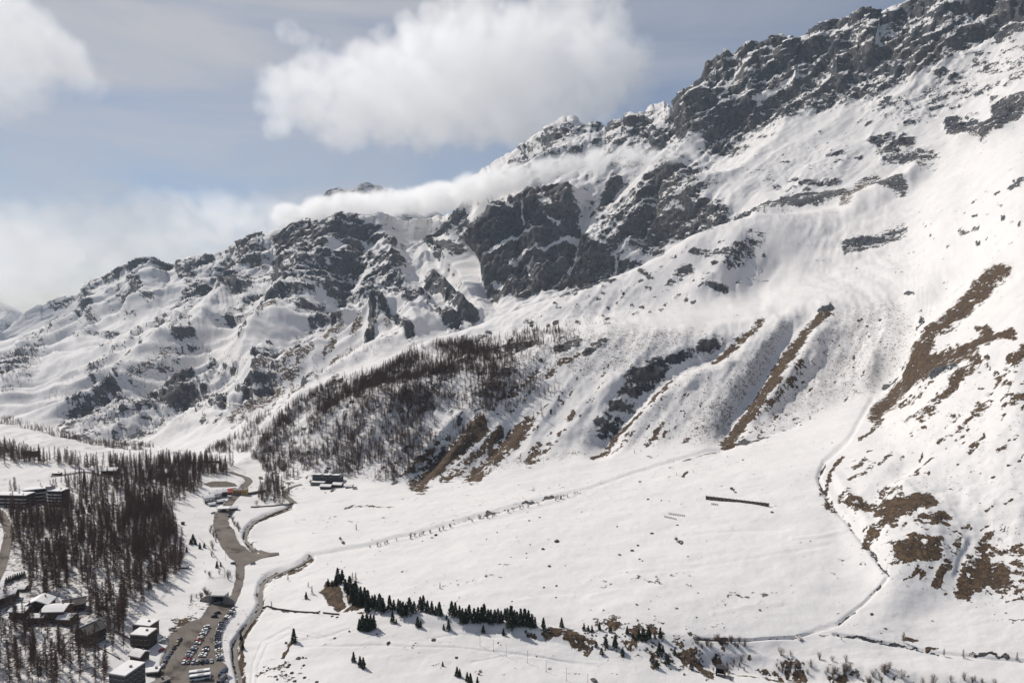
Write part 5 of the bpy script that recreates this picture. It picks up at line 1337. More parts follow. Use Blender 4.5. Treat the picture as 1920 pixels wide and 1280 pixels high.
# ---- larch wood on the left bank: scattered over the ground by area
def scatter(polys, density, krange, keep=None, seed=0, amax=3000.0):
    """points on terrain quads inside the survey outlines; density per 100 m2 (number or one per outline)"""
    rng = np.random.default_rng(seed)
    r0 = int(np.searchsorted(np.array(rowK), krange[0])); r1 = int(np.searchsorted(np.array(rowK), krange[1]))
    sl = (slice(r0, r1), slice(None))
    px, py = PX[sl][:-1, :-1], PY[sl][:-1, :-1]
    X, Y, Z = TX[sl], TY[sl], TZ[sl]
    ar = np.abs((X[:-1, 1:] - X[:-1, :-1]) * (Y[1:, :-1] - Y[:-1, :-1]) - (X[1:, :-1] - X[:-1, :-1]) * (Y[:-1, 1:] - Y[:-1, :-1]))
    dens = np.zeros(px.shape)
    for poly, dn in polys:
        dens = np.maximum(dens, np.where(in_poly(px, py, poly), dn, 0))
    dens *= 1 - smooth(.05, .3, paved[sl][:-1, :-1] + ditch[sl][:-1, :-1])
    if keep is not None: dens = dens * keep(px, py, X[:-1, :-1], Y[:-1, :-1])
    lam = dens * np.minimum(ar, amax) / 100.0
    cnt = rng.poisson(lam)
    ii, jj = np.nonzero(cnt)
    rep = cnt[ii, jj]; ii = np.repeat(ii, rep); jj = np.repeat(jj, rep)
    u, v = rng.uniform(size=len(ii)), rng.uniform(size=len(ii))
    def bil(A): return (A[ii, jj] * (1-u) + A[ii, jj+1] * u) * (1-v) + (A[ii+1, jj] * (1-u) + A[ii+1, jj+1] * u) * v
    return np.stack([bil(X), bil(Y), bil(Z)], 1)

CLEAR = [(0,1085,1200),]
def clearings(px, py, X, Y):
    k = 0.35 + 1.1 * smooth(-.25, .35, fbm(X / 45, Y / 45, 2, 91))
    for cx_, cy_, rx, ry in [(75,1150,75,22),(172,1190,26,22),(275,1190,22,32),(235,1275,34,34),(20,1165,40,8),(60,945,66,14),(20,1110,40,22),(108,893,70,8),(112,886,44,10),(205,888,10,6),(150,1215,20,6),(410,935,40,22)]:
        k = k * smooth(.8, 1.15, np.hypot((px - cx_) / rx, (py - cy_) / ry))
    return k
LEFTWOOD = [
 ([(30,955),(150,945),(270,935),(322,965),(335,1010),(347,1050),(330,1085),(280,1110),(255,1150),(200,1110),(60,1090),(20,1040)], 4.6),
 ([(170,950),(300,935),(325,1000),(280,1040),(190,1010)], 6.4),
 ([(-240,1085),(200,1090),(280,1100),(275,1160),(250,1180),(225,1250),(200,1330),(-240,1400)], 1.7),
 ([(120,1080),(270,1080),(270,1150),(200,1180)], 3.15),
 ([(-240,930),(0,925),(130,930),(130,955),(30,975),(-240,1080)], 3.15),
 ([(110,905),(250,880),(370,880),(378,915),(330,955),(260,938),(150,940)], 2.83),
 ([(200,885),(300,890),(350,895),(365,930),(300,935),(230,905)], 6.30),
 ([(-240,845),(0,842),(90,862),(200,872),(260,868),(330,862),(440,872),(445,890),(380,895),(260,885),(150,880),(60,870),(-240,890)], 4.09),
 ([(480,935),(500,905),(520,905),(545,930),(540,945),(490,945)], 3.46),
]
pts = scatter(LEFTWOOD, 1.0, (0.6, kM + 0.02), clearings, 3)
pxl, pyl = project(pts[:, 0], pts[:, 1], pts[:, 2])
inframe = (pxl > -60) & (pyl < 1420)
pts = pts[inframe]; pxl = pxl[inframe]; pyl = pyl[inframe]
rng = np.random.default_rng(4)
hts = rng.uniform(11, 21, len(pts)) * np.where(pyl > 1090, 1.15, 1.0) * np.where(rng.uniform(size=len(pts)) < .15, .6, 1.0)
hpx = hts / (pts[:, 1] / F)
vis = (pxl > 0) & (pyl - hpx * .4 < 1275)
order = np.argsort(-np.where(vis, hpx, 0))
big = order[:285]; rest = order[285:]
for i in big:
    p = pts[i]
    LMK = [(76,1150,'beside the chalet group'),(30,1175,'below the low chalet at the road end'),(172,1190,'round the solitary dark chalet'),(272,1185,'by the brown flat roofed block'),(235,1270,'behind the tall grey hotel'),(130,1240,'among the log rails below the chalets'),(40,1250,'in the open wood far below the chalet group'),(15,1000,'at the road bend'),(60,945,'in front of the terraced hotel'),(110,950,'below the hotel end tower'),
           (165,960,'near the two dark spruces'),(285,1100,'near the lone columnar pine'),(340,1055,'at the nursery slope edge by the snow topped shed'),(325,990,'at the upper edge of the nursery slope'),(250,1000,'in the darkest thicket of the wood'),(150,1030,'in the middle of the big wood'),(60,1060,'above the clipped hedge line'),(200,1090,'between the big wood and the chalets')]
    lm = min(LMK, key=lambda q: math.hypot(q[0] - pxl[i], q[1] - pyl[i]))[2]
    sz = 'tall' if hts[i] > 18 else ('middling' if hts[i] > 14 else 'short')
    lab, grp = f'{sz} bare brown larch {lm}', 'larches on the left bank'
    put_tree('larch', LARCH_ME[i % 6], 'larch_tree', p, hts[i], lab, 'tree', grp)

def lib_object(name, tr, cr, mats_):
    """one tree as a single mesh, kept outside the scene as a stamp for the woods"""
    v = np.concatenate([tr[0], cr[0]]); t_ = np.concatenate([tr[1], cr[1] + len(tr[0])])
    me = tri_mesh(name, v, t_, mats_[0]); me.materials.append(mats_[1])
    me.polygons.foreach_set('material_index', np.concatenate([np.zeros(len(tr[1]), np.int32), np.ones(len(cr[1]), np.int32)]))
    return bpy.data.objects.new(name, me)
def join_forest(name, P, Hs, lib, label, mats_, slim=1.0):
    """a wood nobody would count: trees stamped on points"""
    rng = np.random.default_rng(len(P))
    me = bpy.data.meshes.new(name)
    me.vertices.add(len(P)); me.vertices.foreach_set('co', np.asarray(P, np.float32).ravel())
    sc = np.stack([Hs * slim * rng.uniform(.8, 1.2, len(P)), Hs * slim * rng.uniform(.8, 1.2, len(P)), Hs], 1).astype(np.float32)
    at = me.attributes.new('size', 'FLOAT_VECTOR', 'POINT'); at.data.foreach_set('vector', sc.ravel())
    rt = np.stack([rng.normal(0, .035, len(P)), rng.normal(0, .035, len(P)), rng.uniform(0, 6.28, len(P))], 1).astype(np.float32)
    at = me.attributes.new('turn', 'FLOAT_VECTOR', 'POINT'); at.data.foreach_set('vector', rt.ravel())
    o = link(name, me)
    ng = bpy.data.node_groups.new(name, 'GeometryNodeTree')
    ng.interface.new_socket('Geometry', in_out='INPUT', socket_type='NodeSocketGeometry')
    ng.interface.new_socket('Geometry', in_out='OUTPUT', socket_type='NodeSocketGeometry')
    n, l = ng.nodes, ng.links
    gi = n.new('NodeGroupInput'); go = n.new('NodeGroupOutput'); ip = n.new('GeometryNodeInstanceOnPoints'); jg = n.new('GeometryNodeJoinGeometry')
    for k, (tr, cr) in enumerate(lib):
        oi = n.new('GeometryNodeObjectInfo'); oi.inputs['Object'].default_value = lib_object('larch_stamp', tr, cr, mats_)
        oi.inputs['As Instance'].default_value = True
        l.new(oi.outputs['Geometry'], jg.inputs[0])
    a1 = n.new('GeometryNodeInputNamedAttribute'); a1.data_type = 'FLOAT_VECTOR'; a1.inputs['Name'].default_value = 'size'
    a2 = n.new('GeometryNodeInputNamedAttribute'); a2.data_type = 'FLOAT_VECTOR'; a2.inputs['Name'].default_value = 'turn'
    l.new(gi.outputs[0], ip.inputs['Points']); l.new(jg.outputs[0], ip.inputs['Instance']); ip.inputs['Pick Instance'].default_value = True
    l.new(a2.outputs['Attribute'], ip.inputs['Rotation']); l.new(a1.outputs['Attribute'], ip.inputs['Scale'])
    l.new(ip.outputs[0], go.inputs[0])
    o.modifiers.new('wood', 'NODES').node_group = ng
    return tag(o, label, kind='stuff')
if len(rest):
    join_forest('larch_wood', pts[rest], hts[rest], LARCH_LOW, 'dense bare larch wood on the left bank', (M_LTRUNK, M_LTWIG))
# ---- larch forest on the middle hillside and sparse trees on the far slopes
def patchy(px, py, X, Y): return np.clip(.8 + 2.0 * fbm(X / 60, Y / 60, 3, 95), .05, 2)
HILLWOOD = [
 ([(470,860),(500,800),(560,750),(650,705),(740,690),(800,690),(780,740),(700,800),(640,850),(560,870)], 12.0),
 ([(700,700),(790,650),(860,640),(900,640),(930,690),(960,740),(900,800),(800,880),(720,905),(650,890),(640,850),(760,760)], 9.0),
 ([(560,880),(660,830),(760,850),(740,905),(640,895)], 9.5),
 ([(900,640),(1000,620),(1080,620),(1050,680),(990,760),(950,780),(930,720)], 4.5),
 ([(960,780),(1060,680),(1110,650),(1090,720),(1000,800)], 0.9),
 ([(480,850),(540,850),(560,895),(520,905),(490,880)], 7.0),
 ([(380,850),(470,780),(520,740),(500,800),(470,850)], 5.0),
 ([(1000,600),(1150,560),(1200,590),(1080,640)], 0.20), ([(1100,860),(1300,700),(1350,820),(1200,860)], 0.20), ([(1450,780),(1560,640),(1680,600),(1640,720)], 0.10),
 ([(700,1018),(900,970),(1080,925),(1080,935),(900,980),(700,1028)], 0.50), ([(1000,930),(1250,870),(1450,830),(1350,880),(1100,925)], 0.10),
]
p2 = scatter(HILLWOOD, 1, (kL5 - .9, kS + .05), patchy, 7)
h2 = np.random.default_rng(8).uniform(6, 13.5, len(p2)); h2 *= np.where(p2[:, 0] > 180, .55, 1.0)
ppx, ppy = project(p2[:, 0], p2[:, 1], p2[:, 2]); h2 = np.where((ppy > 905), h2 * .35, h2); h2 = np.where((ppx > 1050), h2 * .5, h2)
join_forest('larch_forest', p2, h2, LARCH_FAR, 'bare larch forest covering the middle hillside', (M_LTRUNK, M_LTWIG), 1.15)
FARWOOD = [([(-200,780),(0,780),(80,800),(200,830),(280,835),(300,845),(200,845),(60,815),(-200,800)], 1.62), ([(120,800),(220,740),(420,730),(440,760),(330,800),(200,835)], 0.29), ([(420,800),(520,700),(640,660),(740,640),(700,670),(560,730),(450,800)], 0.25), ([(0,660),(90,640),(60,720),(0,740)], 0.63), ([(60,740),(300,640),(480,650),(420,720),(120,770)], 0.09)]
p3 = scatter(FARWOOD, 1, (kB - .9, kG + .5), patchy, 9, 400)
xx = rng.uniform(-40, 250, 900)
h3 = np.random.default_rng(10).uniform(7, 14, len(p3))
FAR_L = [larch(30, 6, 230 + i, .2, .024) for i in range(3)]
join_forest('larch_forest', p3, h3, FAR_L, 'thin scattered larches low on the far range', (M_LTRUNK, M_LTWIG), 1.1)
# strip of larches standing behind the snow ridge
p4 = scatter([([(-240,760),(260,846),(300,860),(300,890),(-240,890)], 1.6)], 1, (kM + .15, kM + .95), None, 12)
join_forest('larch_forest', p4, np.random.default_rng(3).uniform(12, 19, len(p4)), LARCH_FAR, 'larch belt behind the snowy ridge crest', (M_LTRUNK, M_LTWIG))

# ---- evergreens
def ev(px, py, hp, lab, grp, bushy=False, cat='tree'):
    g = hit_pixel(px, py); lib = PINEB_ME if bushy else PINE_ME
    put_tree('pine', random.choice(lib), 'dwarf_pine' if bushy else 'pine_tree', g - Vector((0, 0, .2)), hp * px_m(g), lab, cat, grp, .8 if bushy else random.uniform(.75, .95))
G1_ = 'pines in the row on the moraine'
rowpts = []
for x, y, hp in [(616,1098,12),(624,1098,14),(630,1096,14),(637,1094,20),(634,1090,22),(641,1090,26),(648,1106,24),(655,1110,30),(662,1118,30),(668,1122,28),(676,1126,28),(684,1130,26),(690,1134,30),(697,1138,28),
                 (660,1130,26),(668,1134,26),(676,1136,26),(690,1146,24),(704,1138,24),(712,1144,34),(718,1146,32),(731,1143,26),(739,1143,18),(746,1142,20),(750,1150,26),(756,1154,28),(762,1152,26),(768,1150,26),(776,1146,22),
                 (788,1146,26),(794,1144,26),(800,1148,22),(810,1150,24),(818,1150,18),(824,1152,22),(847,1154,24),(853,1153,22),(861,1158,22),(867,1168,28),(873,1168,24),(880,1162,30),(888,1168,26),(896,1166,32),(903,1166,24),(909,1165,28),(915,1166,26),(921,1168,26),(928,1165,24),(934,1166,26),(940,1167,26),(946,1160,24),(952,1162,22),(959,1176,40),(964,1166,28),(970,1168,26),(977,1174,32),(985,1174,32),(992,1174,26),(998,1176,28),(1004,1174,20),(1020,1176,22)]:
    h_ = hp * random.uniform(.88, 1.25)
    sz_ = 'tall' if h_ > 30 else ('middling' if h_ > 24 else 'short')
    wh_ = ('on the crown of the brown knoll' if x < 645 else 'on the slope behind the brown knoll' if x < 700 else 'above the round clump' if x < 727 else 'before the gap in the moraine row' if x < 835 else 'in the first half of the moraine row past the gap' if x < 905 else 'in the thick middle of the moraine row past the gap' if x < 950 else 'at the leafless tree end of the moraine row')
    ev(x + random.uniform(-1.2, 1.2), y + random.uniform(-1.5, 1.5), h_, f'{sz_} dark green pine {wh_}', G1_)
for x, y, hp in [(674,1180,22),(680,1180,30),(688,1181,32),(695,1180,30),(701,1178,28),(684,1182,24),(693,1182,22)]:
    ev(x, y, hp, 'dark pine of the dense round clump on the piste edge', 'pines of the round clump')
for x, y, hp, lab in [(574,1122,14,'small lone pine on the snow beside the stream meadow'),(551,1204,28,'lone pine standing above a strip of bare brown turf'),(663,1240,20,'left pine of the three pine group on the piste'),(675,1248,20,'pine with brown foot in the three pine group on the piste'),(681,1252,22,'front pine of the three pine group on the piste'),
                      (736,1166,22,'pine of the pair just below the moraine row'),(743,1168,10,'little pine beside the pine below the moraine row'),(783,1174,20,'pine below the gap in the moraine row'),(789,1175,14,'short pine below the gap in the moraine row'),(832,1180,12,'short pine below the thin part of the moraine row'),(841,1180,20,'pine below the thin part of the moraine row'),(837,1160,10,'tiny pine in the gap of the moraine row'),
                      (906,1186,16,'lone pine on the piste below the long row'),(944,1190,14,'small pine beside the leafless tree at the row end'),(830,1248,10,'small round pine beside a bare shrub on the piste'),(857,1266,18,'upper pine of the group at the piste foot'),(876,1276,18,'middle pine of the group at the piste foot'),(895,1284,18,'lower pine of the group at the piste foot'),
                      (862,1268,16,'brown footed pine of the group at the piste foot'),(882,1280,20,'tall pine of the group at the piste foot'),(1053,1176,20,'leaning slender pine past the end of the row'),(1095,1180,14,'left pine of the loose line on the stony bank'),(1103,1182,12,'short pine in the loose line on the stony bank'),(1110,1182,12,'third pine in the loose line on the stony bank'),(1124,1180,16,'round pine in the loose line on the stony bank'),
                      (1176,1188,16,'pine above the stones on the bank'),(1198,1196,18,'pine of the tight trio on the bank'),(1206,1194,20,'middle pine of the tight trio on the bank'),(1216,1196,22,'tall pine of the tight trio on the bank'),(1238,1196,22,'slender pine at the end of the bank trees'),
                      (1136,1210,18,'pine beside a brown scar on the bank'),(1153,1214,26,'dense pine in the middle of the stony bank'),(1236,1226,24,'slim pine standing among the dark dwarf pines'),(1243,1222,14,'short pine among the dark dwarf pines'),(1265,1226,14,'small pine on the snow beside the dwarf pines'),
                      (452,1200,14,'dark pine on the brown stream bank'),(455,1216,14,'second dark pine on the brown stream bank'),(281,1104,16,'lone columnar pine at the foot of the larch wood'),(362,1018,18,'tall pine of the cluster on the nursery slope'),(357,1020,10,'small pine of the cluster on the nursery slope'),(367,1020,10,'round pine of the cluster on the nursery slope'),
                      (375,1028,12,'left pine of the pair on the nursery slope'),(383,1026,10,'right pine of the pair on the nursery slope'),(350,1034,10,'small pine near the larch wood edge on the nursery slope'),(407,1064,14,'taller pine of the pair by the lot fence'),(414,1062,10,'shorter pine of the pair by the lot fence'),(168,960,16,'dark spruce standing out in the wood below the hotel'),(157,962,14,'second dark spruce in the wood below the hotel'),(1862,1212,0,''),(377,884,9,'')]:
    if hp and lab: ev(x, y, hp, lab, None)
for k in range(9): ev(12 + k * 4.2, 1093 - k * 1.6, 12, 'dark evergreen in the clipped hedge line above the chalets', 'hedge evergreens')
for x, y, hp, lab in [(1118,1212,11,'low dwarf pine beside the brown scar'),(1167,1226,13,'dwarf pine on a brown mound'),(1128,1226,13,'dwarf pine at the lower edge of the bank'),(1222,1240,14,'dwarf pine above the piste on the bank'),(1231,1252,16,'brown tinged dwarf pine at the piste edge'),(1251,1245,20,'largest dwarf pine throwing a blue shadow on the piste'),(1296,1254,14,'dwarf pine left of the dark portal'),(1145,1184,12,'flat dwarf pine beside a bare tree'),(1187,1196,10,'dwarf pine among stones'),(1228,1196,10,'dwarf pine under the slender bank pine'),(1258,1262,0,'')]:
    if hp: ev(x, y, hp, lab, None, True, 'shrub')

# ---- single bare larches and shrubs on the snow
for x, y, hp, lab in [(585,1113,16,'single bare larch beside the lone pine'),(825,1103,12,'tiny bare larch alone on the wide snow fan'),(667,1090,18,'bare larch behind the head of the moraine row'),(661,1088,16,'thin bare larch behind the moraine row'),(540,1088,10,'slight bare larch on the stream meadow'),(509,1140,14,'bare larch beside the low meadow wall'),(668,993,12,'bare larch on the far side of the fan'),(1155,1174,16,'bare larch among the bank pines'),
                      (1694,1205,22,'bare larch standing by the braided streams'),(1770,1230,15,'small bare larch left on the white flat'),(1806,1233,17,'bushier bare larch on the white flat'),(1907,1238,17,'bare larch at the edge of the braided streams'),(578,1100,10,'thin bare larch near the moraine head'),(1000,1165,14,'bare larch inside the moraine row'),(870,1130,9,''),(1578,1200,8,'little bare larch by the side stream')]:
    if lab:
        g = hit_pixel(x, y); put_tree('larch', random.choice(LARCH_ME), 'larch_tree', g, hp * px_m(g), lab, 'tree', None, 1.5)
SH = []
for k in range(17):
    cx_ = 1285 + 640 * random.random() ** 1.25; cy_ = 1240 + (cx_ - 1285) * .05 + random.uniform(-8, 30)
    for q in range(random.randint(2, 7)):
        SH.append((cx_ + random.gauss(0, 12), cy_ + random.gauss(0, 5), random.uniform(6, 17)))
for x in range(1310, 1400, 6): SH.append((x + random.uniform(-3, 3), 1204 + random.uniform(-3, 12), random.uniform(9, 17)))
for x, y, h_ in [(1465,1228,22),(1483,1230,16),(1305,1205,24),(1346,1200,22),(1370,1205,20),(1537,1235,18),(1560,1238,18),(1587,1240,16),(1520,1250,22),(1665,1260,26),(1690,1270,24),(1750,1280,26)]: SH.append((x, y, h_ * .8))
for x, y, h_ in SH:
    g = hit_pixel(x, y); o = link('bare_shrub', random.choice(SHRUB_ME), None, g, random.uniform(0, 6.28), h_ * px_m(g) * random.uniform(.8, 1.1))
    sz = 'large' if h_ > 14 else ('small' if h_ < 10 else 'middling')
    wh = ('on the stony bank before the dark portal' if x < 1340 else 'above the dark portal' if x < 1400 else 'right of the dark portal on the bank' if x < 1480 else 'below the footbridge' if x < 1560 else 'on the bank past the footbridge' if x < 1680 else 'below the braided streams')
    tag(o, f'{sz} leafless alder shrub {wh}', 'shrub', 'bare shrubs on the bank')
for k in range(46):
    x = 690 + 400 * random.random(); y = 1028 - (x - 690) * .262 + random.uniform(-2, 3)
    g = hit_pixel(x, y); o = link('bare_shrub', random.choice(SHRUB_ME), None, g, random.uniform(0, 6.28), random.uniform(4, 9) * px_m(g))
    tag(o, 'low leafless bush in the hedge line along the fan track', 'shrub', 'bushes along the fan track')
for k in range(44):
    q = random.choice([((378,1075),(440,1080),12),((398,985),(405,1045),7),((340,1135),(395,1110),10),((428,970),(455,1010),5),((480,945),(520,935),5)])
    s = random.random(); x = q[0][0] + (q[1][0] - q[0][0]) * s + random.uniform(-1, 1) * q[2]; y = q[0][1] + (q[1][1] - q[0][1]) * s + random.uniform(-1, 1) * q[2] * .6
    g = hit_pixel(x, y); o = link('bare_shrub', random.choice(SHRUB_ME), None, g, random.uniform(0, 6.28), random.uniform(6, 13) * px_m(g))
    tag(o, 'thin leafless shrub on the snowy verge of the valley road', 'shrub', 'shrubs on the road verge')

# ------------------------------------------------------------------ boulders
M_BOULD = mat('lichen_boulder', (0.062, 0.056, 0.052), 0.95, col2=(0.15, 0.135, 0.12), vscale=0.8)
def boulder_mesh(seed):
    bm = bmesh.new(); bmesh.ops.create_icosphere(bm, subdivisions=2, radius=1.0)
    rs = random.Random(seed); off = Vector((rs.uniform(0, 50), rs.uniform(0, 50), 0))
    from mathutils import noise as mn
    for v in bm.verts:
        n = mn.noise(v.co * 1.3 + off) * .45 + mn.noise(v.co * 3.1 + off) * .18
        v.co *= 1 + n
        v.co.x *= 1.25; v.co.z *= .72
    for k in range(3):
        nrm = Vector((rs.uniform(-1, 1), rs.uniform(-1, 1), rs.uniform(-.1, 1))).normalized()
        for v in bm.verts:
            d_ = v.co.dot(nrm) - .62
            if d_ > 0: v.co -= nrm * d_ * .9
    me = bpy.data.meshes.new('boulder'); bm.to_mesh(me); bm.free(); me.materials.append(M_BOULD); return me
BOULD = [boulder_mesh(i) for i in range(6)]
def boulder(px, py, wpx, lab, grp=None):
    g = hit_pixel(px, py); s = wpx * .5 * px_m(g) / 1.2
    o = link('boulder', random.choice(BOULD), None, (g.x, g.y, g.z + s * .12), random.uniform(0, 6.28), s); tag(o, lab, 'boulder', grp)
for x, y, wd in [(1029,1061,7),(1162,1040,7),(1020,1101,6),(1043,1098,6),(1199,1048,5),(1204,1051,4),(960,1127,4),(1042,1119,4),(1194,1133,6),(1216,1141,4),(1290,1043,4),(1309,1111,4),(1306,1157,4),(1220,1126,3),(1108,1143,3),(987,1046,3),(1222,1000,8),(1185,1032,8),(1196,1022,6),(1270,984,5),(1044,1015,13),(1018,1029,8),(1030,1061,6),(994,1021,4),(987,1037,4),(958,1044,3),(912,1011,4),(932,998,4),(1012,970,5),(992,976,5),(810,1008,5),(817,1003,8),(792,1014,4),(1060,1060,3),(1157,987,5),(1447,960,7),(1425,1143,6),(1634,1151,8),(1660,1178,6),(861,1119,3),(640,1052,3),(614,1057,3),(1520,1014,4),(1378,1110,3),(1325,1014,3),(1560,830,4),(1393,862,5),(1200,903,6),(1215,936,6),(1240,938,4)]:
    boulder(x, y, wd, 'dark boulder poking through the smooth snow of the fan', 'boulders on the fan')
for x, y, wd in [(559,1234,9),(568,1232,6),(574,1233,4),(535,1240,4),(503,1252,5),(495,1250,4),(540,1250,8),(543,1246,7),(517,1268,7),(536,1265,8),(548,1261,8),(541,1274,5),(548,1270,5),(553,1277,8),(594,1278,7),(571,1270,7),(569,1247,6),(520,1273,6),(500,1257,6),(531,1246,5),(528,1259,5),(565,1252,3)]:
    boulder(x, y, wd * 1.1, 'dark stone in the loose boulder field at the piste foot', 'stones of the boulder field')
for x, y, wd, lab in [(673,1178,10,'brown rock leaning against the round pine clump'),(655,1183,6,'small rock left of the round pine clump'),(728,1205,9,'lone rock on the piste'),(813,1199,10,'pair of brown stones on the piste'),(707,1188,5,'flat stone right of the round pine clump'),(628,1196,6,'flat stone on the curving piste track'),(856,1232,7,'slanted stone on the lower piste'),(536,1205,8,'rocks at the foot of the lone pine'),(623,1155,6,'stone under the brown knoll'),(632,1157,6,'second stone under the brown knoll'),(660,1144,6,'stone between the knoll and the clump'),(1114,1275,14,'low brown rock at the piste foot')]:
    boulder(x, y, wd, lab)
for k in range(70):
    s = random.random(); x = 1090 + 230 * s; y = 1178 + 48 * s + random.uniform(-8, 22)
    boulder(x, y, random.uniform(3, 7), 'brown stone scattered on the bank among the dwarf pines', 'stones on the bank')

# ------------------------------------------------------------------ poles, nets, fences
def pole(px, py, hp, lab, grp, m_=M_METAL, arm=True, name='lift_pole', r=.11):
    g = hit_pixel(px, py); h_ = hp * px_m(g); t = thing(name, lab, 'pole', g, 0, grp)
    MB().tube((0, 0, -.3), (0, 0, h_), r, r * .7, 6).build('shaft', m_, t)
    MB().box(-.2, .2, -.2, .2, -.3, .25).build('foot', M_CONC, t)
    if arm: MB().box(-.5, .5, -.06, .06, h_ - .25, h_ - .12).build('cross_arm', m_, t)
for x, y, hp in [(925,1220,22),(949,1230,24),(989,1242,24),(1024,1258,22),(1062,1275,24),(900,1210,20)]:
    pole(x, y, hp, 'thin snow gun pole in the line down the piste', 'poles down the piste')
pole(1102, 1283, 20, 'dark pole at the foot of the piste line', None, M_DARKCLAD)
pole(423, 1050, 30, 'tall lamp mast beside the bare lot', None, name='lamp_mast')
pole(425, 900, 14, 'lamp mast at the road by the gravel yard', None, name='lamp_mast')
for x, y in [(330,1238),(347,1210),(362,1190),(376,1170),(390,1150)]: pole(x, y, 13, 'slim street lamp along the tunnel road', 'street lamps', name='street_lamp')
def net(pix, lab):
    t = None; pts = [hit_pixel(*p) for p in pix]
    t = thing('boundary_fence', lab, 'fence', pts[0], 0)
    o = pts[0]
    for a, b in zip(pts, pts[1:]):
        n = max(1, int((b - a).length / 6))
        for k in range(n + 1):
            p = a.lerp(b, k / n); z = drop(p.x, p.y); q = Vector((p.x, p.y, z)) - o
            MB().tube(q - Vector((0, 0, .3)), q + Vector((0, 0, 1.5)), .06, .05, 5).build('post', M_BROWNW, t)
        for k in range(n):
            p = a.lerp(b, k / n); q = a.lerp(b, (k + 1) / n)
            P1 = Vector((p.x, p.y, drop(p.x, p.y))) - o; P2 = Vector((q.x, q.y, drop(q.x, q.y))) - o
            mb = MB()
            for hh in (.5, 1.0, 1.4): mb.tube(P1 + Vector((0, 0, hh)), P2 + Vector((0, 0, hh)), .045, .045, 4)
            mb.build('rail', M_BROWNW, t)
net([(318, 993), (344, 1012), (362, 1013)], 'thin fence from the wood edge across the upper nursery slope')
net([(374, 1010), (392, 1028), (408, 1050), (420, 1065), (421, 1082), (400, 1086), (390, 1085)], 'thin fence round the lower nursery slope beside the lot')
net([(332, 1081), (318, 1103), (300, 1126), (276, 1126)], 'thin fence along the lower edge of the larch wood')

# ------------------------------------------------------------------ cut branches fallen larches in the wood
M_LOG = M_LTRUNK
for a, b in [((110,1224),(132,1198)),((110,1225),(135,1243)),((140,1262),(172,1252)),((172,1208),(225,1236)),((215,1184),(262,1208)),((35,1174),(58,1184))]:
    A, B = hit_pixel(*a), hit_pixel(*b); t = thing('log_rail', 'dark log fence rail crossing the snow between the larches', 'fence', A, 0, 'log rails in the wood')
    MB().tube((0, 0, .7), B - A + Vector((0, 0, .7)), .32, .28, 6).build('log', M_LOG, t)
    n = max(2, int((B - A).length / 6))
    for k in range(n + 1):
        p = (B - A) * (k / n); MB().box(p.x - .15, p.x + .15, p.y - .15, p.y + .15, p.z - .4, p.z + .8).build('post', M_LOG, t)

# ------------------------------------------------------------------ clouds
cloud_mat = bpy.data.materials.new('cloud_vapour'); cloud_mat.use_nodes = True
cn = cloud_mat.node_tree.nodes; cl = cloud_mat.node_tree.links
cn.clear()
co = cn.new('ShaderNodeOutputMaterial'); cv = cn.new('ShaderNodeVolumePrincipled')
cv.inputs['Color'].default_value = (1, 1, 1, 1)
cv.inputs['Density'].default_value = 1.0
cv.inputs['Density Attribute'].default_value = 'density'
cv.inputs['Anisotropy'].default_value = 0.35
cl.new(cv.outputs[0], co.inputs['Volume'])

